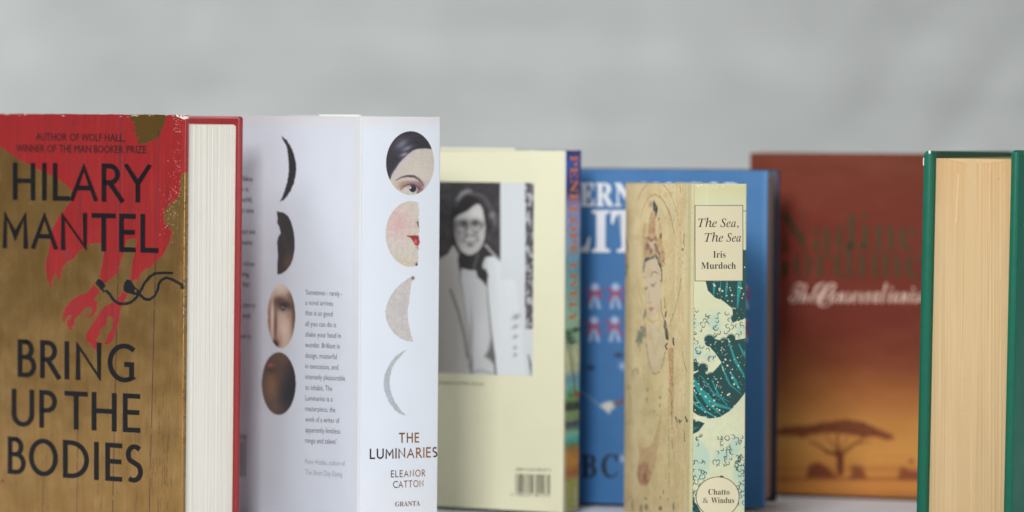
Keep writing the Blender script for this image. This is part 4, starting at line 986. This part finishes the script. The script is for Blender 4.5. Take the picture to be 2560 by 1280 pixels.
        c.line(D([(485, 0), (485, 400), (490, 1030)]), 1.8, (140, 124, 78), alpha=.6, dash=(6, .3)); c.line(B([(240, 400), (245, 800), (250, 1150)]), 2, (160, 132, 96), alpha=.5, dash=(6, .4))
        c.line(B([(670, 830), (690, 960), (715, 1050)]), 1.5, (120, 96, 58), alpha=.8); c.line(D([(645, 430), (650, 550)]), 3, (96, 88, 66), alpha=.7, dash=(3, .4))
        for k in range(110):
            x = RNG.uniform(1662, 1715); y = RNG.uniform(470, 1280); c.line([(x, y), (x, y + RNG.uniform(2, 14))], 1.0, (128, 98, 60), alpha=RNG.uniform(.2, .6))
        for p in ([(555, 300), (575, 350)], [(590, 330), (600, 355), (620, 335)], [(660, 300), (668, 350), (680, 330)]): c.line(D(p), 3.5, (66, 74, 58), rough=1.2, alpha=.85)
        c.line(B([(110, 1100), (140, 1030), (170, 1020), (180, 1080)]), 4, (140, 128, 96), soft=2, alpha=.7); c.ell(*B([(80, 1230)])[0], 3, 6, (110, 128, 92), alpha=.7)
        # jar
        c.poly(D([(428, 170), (405, 300), (385, 360), (350, 480), (320, 570), (280, 615), (240, 632), (205, 620), (172, 590), (180, 640), (188, 700), (165, 800), (155, 880), (168, 960), (200, 1000), (238, 1006), (285, 970), (320, 890), (348, 800), (368, 640), (390, 480)]),
               (186, 142, 104), soft=2.5, alpha=.75, tex=lambda a, b: .55 + .45 * vnoise(a / 3 + b / 6, b / 3, 61))
        c.ell(*D([(228, 885)])[0], 17, 29, (160, 112, 86), soft=4, alpha=.65); c.ell(*D([(255, 910)])[0], 8, 18, (142, 84, 68), gauss=True, alpha=.7); c.ell(*D([(232, 850)])[0], 5, 7, (196, 160, 122), gauss=True, alpha=.7)
        c.line(D([(170, 440), (175, 560), (230, 635), (300, 600), (350, 480), (400, 300)]), 1.2, (160, 130, 90), alpha=.6)
        for x, y, rx, ry in ((265, 15, 2, 6), (260, 120, 2, 6), (395, 95, 2.4, 4), (335, 240, 1.6, 3), (395, 180, 1.6, 4), (430, 1075, 2, 5), (400, 1130, 1.6, 4), (475, 1150, 1.6, 4), (255, 1230, 5, 8), (400, 1240, 5, 6), (535, 1225, 3, 10), (200, 1240, 4, 10), (250, 1140, 2, 4), (110, 1220, 2, 14)):
            c.ell(*D([(x, y)])[0], rx, ry, (96, 92, 74), alpha=.75, soft=1.5)
        c.line(D([(20, 380), (90, 350), (95, 180), (80, 60)]), 3, (160, 128, 80), soft=3, alpha=.5); c.line(D([(30, 1180), (100, 1110), (130, 1270)]), 1.8, (130, 100, 62), alpha=.6); c.line(D([(190, 240), (240, 278), (310, 240), (390, 290)]), 1.4, (150, 124, 84), alpha=.55)
        c.blend(np.clip((fbm(X / 2.6, Y / 5, 88) - .50) * 4, 0, .45) * (X < 1712), (214, 198, 154))
        c.blend(np.clip((fbm(X / 14, Y / 22, 89) - .55) * 3, 0, .3) * (X < 1712), (196, 170, 118))
        c.blend(np.clip(1 - (Y - 456) / 3, 0, 1) * .6, (120, 116, 100))
    bk.panel("jacket_front", 1, flat_prof(.134, .00062, r=.0014), .0003, bk.H, 640, cover, jm, (220, 199, 148))
    def spine(c):
        X, Y = c.X, c.Y
        c.C[..., :3] = (199, 200, 164)
        c.add((fbm(X / 40, Y / 60, 3) - .5) * 8 + (vnoise(X / 1.2, Y / 1.2, 4) - .5) * 5)
        c.blend(np.clip(1 - (Y - 459) / 60, 0, 1) * .6, (194, 186, 132)); c.blend(np.clip(1 - np.abs(X - 1765) / 2, 0, 1) * .25 * (Y < 560), (235, 230, 200))
        DT = (4, 60, 58); MT = (10, 128, 126); CR = (208, 208, 176); PB = (158, 188, 174); LN = (24, 62, 60)
        for x, y, rx, ry in ((1785, 806, 14, 22), (1732, 812, 12, 14), (1735, 880, 16, 20), (1850, 825, 10, 12), (1740, 1150, 34, 48), (1805, 1140, 22, 16), (1835, 1115, 16, 22), (1855, 1225, 12, 40), (1845, 1180, 14, 22), (1770, 890, 14, 8)):
            c.ell(x, y, rx, ry, PB, soft=10, alpha=.6)
        # rounded generic swells of teal, each with a scalloped crest, paler bands and drops
        def swell(body, crest, bands, drops):
            m = c.pmask(body, 1.4)
            for x, y, r in crest: m = np.maximum(m, c.emask(x, y, r, r * 1.1))
            c.blend(m, DT)
            for pts, w in bands:
                d = Canvas.__new__(Canvas); d.X, d.Y, d.C = X, Y, np.zeros(X.shape + (4,)); d.line(pts, w, (1, 1, 1), taper=(.5, 1, .3)); c.blend(d.C[..., 0] * m, MT)
            for x, y, r in crest: c.line([(x + (r + 1.6) * math.cos(t), y + (r + 1.6) * 1.1 * math.sin(t)) for t in np.linspace(-2.8, -.4, 9)], 1.1, LN, alpha=.8)
            for k in range(drops):
                bx = [p[0] for p in body]; by = [p[1] for p in body]; x = RNG.uniform(min(bx), max(bx)); y = RNG.uniform(min(by), max(by)); r = RNG.choice([.8, 1.1, 1.7, 2.6], p=[.34, .30, .24, .12])
                c.ell(x, y, r, r, CR, alpha=.95, clip=m)
        c.blend(np.clip((fbm(X / 9, Y / 9, 70) - .5) * 3, 0, .16) * (Y > 770), PB)
        swell([(1762, 700), (1868, 700), (1868, 792), (1848, 803), (1836, 800), (1828, 770), (1806, 752), (1786, 744), (1768, 726)], [(1842, 782, 12), (1834, 796, 8), (1856, 640, 8), (1862, 660, 9), (1860, 690, 9)],
              [([(1784, 700), (1782, 742)], 6), ([(1816, 700), (1812, 745)], 6), ([(1800, 700), (1798, 738)], 3), ([(1852, 660), (1842, 770)], 11)], 70)
        c.poly([(1856, 625), (1868, 625), (1868, 800), (1857, 790)], DT, soft=1.5)
        for x, y in ((1850, 640), (1861, 668), (1858, 735), (1846, 718)): c.ell(x, y, 1.8, 1.8, CR)
        swell([(1722, 942), (1750, 925), (1772, 940), (1802, 906), (1786, 882), (1768, 862), (1778, 846), (1806, 852), (1836, 850), (1868, 845), (1868, 975), (1846, 1002), (1824, 1026), (1798, 1042), (1772, 1046), (1744, 1038), (1722, 1022)],
              [(1772, 852, 13), (1786, 862, 11), (1808, 856, 10), (1826, 848, 11), (1736, 916, 11), (1756, 922, 12), (1776, 946, 13), (1802, 938, 12), (1822, 912, 10), (1846, 866, 12), (1838, 884, 12)],
              [([(1722, 930), (1748, 975), (1785, 1010), (1826, 1022)], 15), ([(1722, 1000), (1750, 1020), (1790, 1044)], 7), ([(1778, 950), (1796, 990), (1816, 1012)], 5), ([(1822, 860), (1836, 900), (1866, 950)], 8), ([(1824, 930), (1850, 975)], 8), ([(1846, 860), (1866, 900)], 6), ([(1736, 960), (1766, 1006), (1800, 1036)], 8), ([(1796, 900), (1822, 960), (1852, 985)], 5), ([(1752, 940), (1784, 985), (1822, 1004)], 4), ([(1724, 962), (1742, 1000), (1770, 1032)], 4)], 230)
        swell([(1722, 1060), (1745, 1052), (1760, 1058), (1745, 1078), (1722, 1090)], [(1731, 1056, 7)], [([(1724, 1080), (1745, 1066)], 3)], 6)
        swell([(1722, 1240), (1742, 1262), (1760, 1300), (1722, 1310)], [(1728, 1250, 8)], [([(1722, 1270), (1748, 1290)], 4)], 8)
        c.blend(np.exp(-((Y - (1046 - (X - 1722) * .10)) / 2.2) ** 2) * (X < 1765) * .8, CR)
        # little curls of foam
        def curl(x, y, r, a, f=1): c.line([(x + f * r * (1 - t / 9) * math.cos(a + t * .55), y + r * (1 - t / 11) * math.sin(a + t * .55)) for t in range(8)], 1.7, LN, alpha=.9, taper=(.6, 1.2, .6))
        for k in range(230):
            z = RNG.random()
            if z < .34: x, y = RNG.uniform(1728, 1862), RNG.uniform(770, 905)
            elif z < .52: x, y = RNG.uniform(1724, 1752), RNG.uniform(800, 1130)
            elif z < .72: x, y = RNG.uniform(1784, 1862), RNG.uniform(1090, 1165)
            elif z < .86: x, y = RNG.uniform(1840, 1864), RNG.uniform(1140, 1260)
            else: x, y = RNG.uniform(1724, 1762), RNG.uniform(1150, 1240)
            if z > .52 and abs(x - 1800) + abs(y - 1120) > 85 and z < .72: continue
            jj = np.argmin(np.abs(Y[:, 0] - y)); ii = np.argmin(np.abs(X[jj] - x))
            if c.C[jj, ii, 0] < 120: continue
            curl(x, y, RNG.uniform(4, 8.5), RNG.uniform(0, 6.28), RNG.choice([-1, 1]))
        c.line([(1724, 614), (1730, 602), (1737, 596)], 1.8, (44, 74, 66)); c.line([(1857, 528), (1868, 527)], 1.5, (60, 70, 62)); c.ell(1863, 556, 1, 1, (80, 80, 60))
        # label and oval
        c.poly([(1736, 512.5), (1857, 512.5), (1857, 703), (1736, 703)], (52, 54, 48), soft=1); c.poly([(1737.6, 514), (1855.5, 514), (1855.5, 701.5), (1737.6, 701.5)], (204, 195, 163), soft=1)
        c.ell(1793, 1242, 54.5, 51, (46, 50, 46), soft=1); c.ell(1793, 1242, 52.8, 49.4, (208, 199, 168), soft=1); c.ell(1802, 1190.5, 5, 2, (40, 48, 44))
        c.blend(np.clip((X - 1860) / 5, 0, 1) * .35, (182, 186, 150)); c.blend(np.clip(1 - (Y - 460) / 2.5, 0, 1) * .6, (206, 200, 170))
        for k in range(26): c.ell(RNG.uniform(1735, 1866), RNG.uniform(459, 468), RNG.uniform(.6, 1.4), .9, (238, 236, 224), alpha=.8)
    prof = [(s, -.0003, s) for s in np.linspace(.0014, .0318, 122)] + [(.0318 + .001 * math.sin(a), -.0003 + .001 * (1 - math.cos(a)), .0318 + .001 * a) for a in np.linspace(.2, math.pi / 2, 6)]
    bk.panel("jacket_spine", 2, prof, .0003, bk.H, 700, spine, jm)
    ink = mat("brown_black_ink", (10, 8, 8), rough=.5, noise=.15)
    it = lambda s, x0, x1, y, h: type_(bk, "title_lettering", 2, uni(s, 'italic'), x0, x1, y, y, h, ink, cap=.69, off=.0004)
    it("The", 1744, 1790, 567.5, 21); it("Sea,", 1799, 1845, 567.5, 21)
    it("The", 1760, 1806, 604, 21); it("Sea", 1814, 1851, 604, 21)
    type_(bk, "author_lettering", 2, uni("Iris", 'bold'), 1781, 1812, 644, 644, 17, ink, offset=-.007, off=.0004)
    type_(bk, "author_lettering", 2, uni("Murdoch", 'bold'), 1751.5, 1838, 672, 672, 17, ink, offset=-.007, off=.0004)
    merge_into("publisher_lettering", [type_(bk, "l", 2, uni("Chatto", 'bold'), 1769, 1822, 1236, 1236, 14.5, ink, offset=-.007, off=.0004),
               type_(bk, "l", 2, uni("Windus", 'bold'), 1776, 1834, 1257, 1257, 14.5, ink, offset=-.007, off=.0004), type_(bk, "l", 2, "&", 1755, 1768, 1257, 1257, 14.5, ink, offset=-.02, off=.0004)])
    bd = mat("sand_board", (190, 178, 146), rough=.7, noise=.05)
    bk.box("front_board", (.0008, .133), (.0002, .0026), (.0002, bk.H - .0006), bd, .0006)
    bk.box("jacket_back", (.0008, .134), (.0302, .0329), (.0002, bk.H - .0004), mat("sand_paper", (206, 196, 160), rough=.5, noise=.06), .0007)
    bk.box("spine_board", (.0002, .0026), (.0008, .0320), (.0002, bk.H - .0006), bd, .0006)
    bk.box("page_block", (.003, .130), (.0028, .0300), (.003, bk.H - .0035), mat("paper_aged", (206, 196, 168), rough=.9, noise=.05))
teal_book()

# ================================================================== brown and orange book behind
def savanna_book():
    bk = Book("hardback_book", "rust brown hardback fading to orange with a flat topped tree silhouette, farthest back", GRP,
              (0.2852, .205), 16, .141, .03, .2157, .003,
              [(1876.7, 380.7), (2432.0, 385.0), (2421.6, 1250.7), (1868.4, 1232.7)], [(2432.0, 385.0), (2451.3, 383.7), (2440.9, 1239.2), (2421.6, 1250.7)])
    jm = mat("matt_jacket", rough=.55, spec=.2, attr=True, bump=.05, bscale=300, bdist=.0002)
    def front(c):
        X, Y = c.X, c.Y
        ys = [380, 560, 800, 900, 950, 1000, 1060, 1130, 1190, 1240]
        cols = [(118, 56, 36), (124, 50, 34), (122, 50, 36), (138, 70, 42), (166, 98, 54), (188, 118, 62), (212, 146, 74), (222, 156, 80), (212, 142, 70), (206, 136, 66)]
        Yd = Y + 26 * (fbm(X / 110, Y / 60, 3) - .5) - (X - 2100) * .05
        for k in range(3): c.C[..., k] = np.interp(Yd, ys, [q[k] for q in cols])
        c.add((fbm(X / 70, Y / 30, 5) - .5) * 12)
        c.blend(np.clip(1 - (Y - 381) / 6, 0, 1) * .5, (150, 96, 72))
        T = (112, 52, 34); A = lambda p: [(1940 + a / 4.57, 1000 + b / 4.57) for a, b in p]
        c.poly(A([(-180, 360), (60, 330), (200, 300), (400, 290), (560, 250), (800, 225), (1000, 250), (1150, 320), (1330, 400), (1345, 440), (1290, 460), (1150, 425), (1000, 430), (850, 400), (700, 375), (500, 380), (300, 420), (60, 400), (-180, 400)]), T, soft=6, rough=4, alpha=.92, tex=lambda a, b: .72 + .28 * vnoise(a / 5, b / 4, 71))
        c.poly(A([(690, 600), (705, 860), (765, 860), (775, 640), (740, 600)]), T, soft=3)
        for p, w in (([(735, 640), (820, 560), (900, 500), (1000, 440)], 8), ([(720, 640), (705, 500), (700, 370)], 9), ([(700, 630), (600, 590), (480, 520), (380, 470)], 7), ([(700, 600), (620, 470), (560, 380)], 4), ([(700, 620), (560, 600)], 9), ([(900, 500), (1100, 470)], 3), ([(740, 600), (820, 400)], 3)):
            c.line(A(p), w, T, soft=3, taper=(1, .8, .4), alpha=.9)
        c.poly(A([(340, 890), (370, 760), (440, 715), (520, 720), (600, 780), (690, 860), (700, 890)]), T, soft=9, rough=3, alpha=.85); c.poly(A([(840, 905), (870, 830), (850, 760), (900, 740), (990, 760), (1030, 880), (1030, 905)]), T, soft=9, alpha=.7, rough=3)
        c.poly(A([(1390, 910), (1410, 800), (1440, 760), (1530, 800), (1640, 820), (1800, 780), (1800, 920)]), (140, 72, 46), soft=8, rough=3, alpha=.9); c.ell(*A([(1545, 700)])[0], 7, 5, (150, 84, 46), soft=3)
        c.blend(np.exp(-((Y - 1197) / 5) ** 2) * .5, (134, 72, 40)); c.blend(np.exp(-((Y - 1172) / 7) ** 2) * .28, (150, 84, 44))
        c.blend(np.clip((Y - 1228) / 6, 0, 1) * .4, (150, 92, 50))
    bk.panel("jacket", 1, flat_prof(.141, .0011, r=.001), .0003, bk.H, 240, front, jm)
    olive = mat("bronze_foil_ink", (80, 64, 38), rough=.4, metal=.5, noise=.2)
    type_(bk, "author_lettering", 1, uni("Nadine", "bold"), 1948, 2290, 625, 627, 98, olive, cap=.70, offset=-.012)
    type_(bk, "author_lettering", 1, uni("Gordimer", "bold"), 1905, 2352, 693, 696, 94, olive, cap=.70, offset=-.012)
    cr = mat("cream_ink", (236, 200, 182), rough=.5, noise=.05)
    type_(bk, "title_lettering", 1, uni("The", 'script'), 1974, 2040, 757, 757, 58, cr, cap=.72, offset=-.004)
    type_(bk, "title_lettering", 1, uni("C", 'script'), 2034, 2090, 766, 766, 68, cr, cap=.72, offset=.0)
    type_(bk, "title_lettering", 1, uni("onservationist", 'script'), 2076, 2318, 757, 757, 64, cr, cap=.72, offset=.0)
    br = mat("brown_board", (96, 52, 38), rough=.6, noise=.1)
    bk.box("front_board", (.0008, .140), (.0002, .0027), (.0002, bk.H - .0006), br, .0006)
    bk.box("back_board", (.0008, .141), (.0273, .03), (0, bk.H - .0004), br, .0006)
    bk.box("spine", (.1385, .1415), (.0008, .0292), (.0002, bk.H - .0006), br, .0006)
    bk.box("page_block", (.003, .138), (.0028, .0272), (.003, bk.H - .004), mat("paper_tan", (200, 180, 146), rough=.9, noise=.05))
savanna_book()

# ================================================================== green book with its fore-edge to the camera
def green_book():
    bk = Book("hardback_book", "thick plain green cloth hardback seen from its tan yellowed page edges, rightmost in the row", GRP,
              (0.2852, 0.0), 26, .058, .145, .2206, .012,
              [(2306.7, 377.1), (2548.0, 375.0), (2527.2, 1342.4), (2287.1, 1329.1)], [(2548.0, 375.0), (2741.3, 369.8), (2721.0, 1283.4), (2527.2, 1342.4)], (-.001, 0, -.0014, 0))
    g = mat("green_cloth_board", (8, 96, 74), rough=.40, spec=.3, noise=.16, nscale=140, bump=.4, bscale=2600, rvar=.06)
    gd = mat("green_lining", (34, 84, 66), rough=.6, noise=.15, nscale=120, bump=.3, bscale=1500)
    H = bk.H
    bk.box("front_board", (0, .0052), (0, .145), (0, H), g, .0021, 4)
    lb = bk.box("back_board", (.058 - .0062, .058), (.0002, .145), (0, H), g, .0024, 4)
    bk.box("pastedown", (.058 - .0066, .058 - .0063), (.004, .14), (.003, H - .0006), gd)
    bk.box("spine", (.0015, .0565), (.1425, .146), (.0005, H - .001), g, .0015)
    def cres(c):
        q = (c.X - 2340) / 186.
        edge = 397 + 15 * np.clip(1 - (2 * q - 1) ** 2, 0, 1) + 1.2 * (vnoise(c.X / 4, c.X * 0, 5) - .5)
        m = np.clip((edge - c.Y) / 1.5, 0, 1); c.blend(m * .85, (206, 188, 150))
        c.blend(np.clip(1 - np.abs(c.Y - edge) / 2.0, 0, 1) * .35, (178, 134, 84))
        c.blend(np.clip(1 - (c.Y - 395) / 240, 0, 1) * .22, (200, 140, 84))
        c.blend(np.clip((c.X - 2512) / 8, 0, 1) * .35, (226, 172, 122)); c.line([(2388, 440), (2382, 560)], 3, (226, 200, 152), soft=2, alpha=.6)
        for x, y0, y1 in ((2432, 1120, 1280), (2404, 520, 900), (2470, 430, 800), (2494, 700, 1280), (2500, 1000, 1280)): c.line([(x, y0), (x - (y1 - y0) * .02, y1)], .9, (150, 116, 72), alpha=.55)
        c.line([(2488, 450), (2494, 446)], 1.2, (140, 100, 60), alpha=.6)
    bk.dh = (.0003, 0, -.0014, 0)
    pages(bk, 2, .0042, .141, .0050, .058 - .0068,   .0035, H - .0054, (200, 173, 131), 10, 81, bulge=.0012, crescent=cres, cell=.00026)
    bk.dh = (-.001, 0, -.0014, 0)
    # rubbed white spots on the cloth
    w = mat("bare_paper", (222, 226, 216), rough=.8, noise=.05)
    bk.box("worn_spot", (.0532, .0546), (-.0001, .0012), (H - .0018, H + .0001), w, .0005)
    bk.box("worn_spot", (.0574, .0581), (.0010, .0018), (H - .0085, H - .0040), w, .0002)
    def spot(x, y, r, n=7):
        V = ([(x + r * RNG.uniform(.6, 1.2) * math.cos(6.283 * k / n), y + r * RNG.uniform(.7, 1.4) * math.sin(6.283 * k / n)) for k in range(n)])
        bk.print_mesh("worn_spot", 2, V, [tuple(range(n))[::-1]], w, off=.00006)
    for x, y, r in ((2561, 384, 2.0), (2563, 378.5, 1.4), (2561, 400, .9), (2560, 560, 1.2)): spot(x, y, r)
green_book()
# keep the row standing on the cloth
bpy.context.view_layer.update()
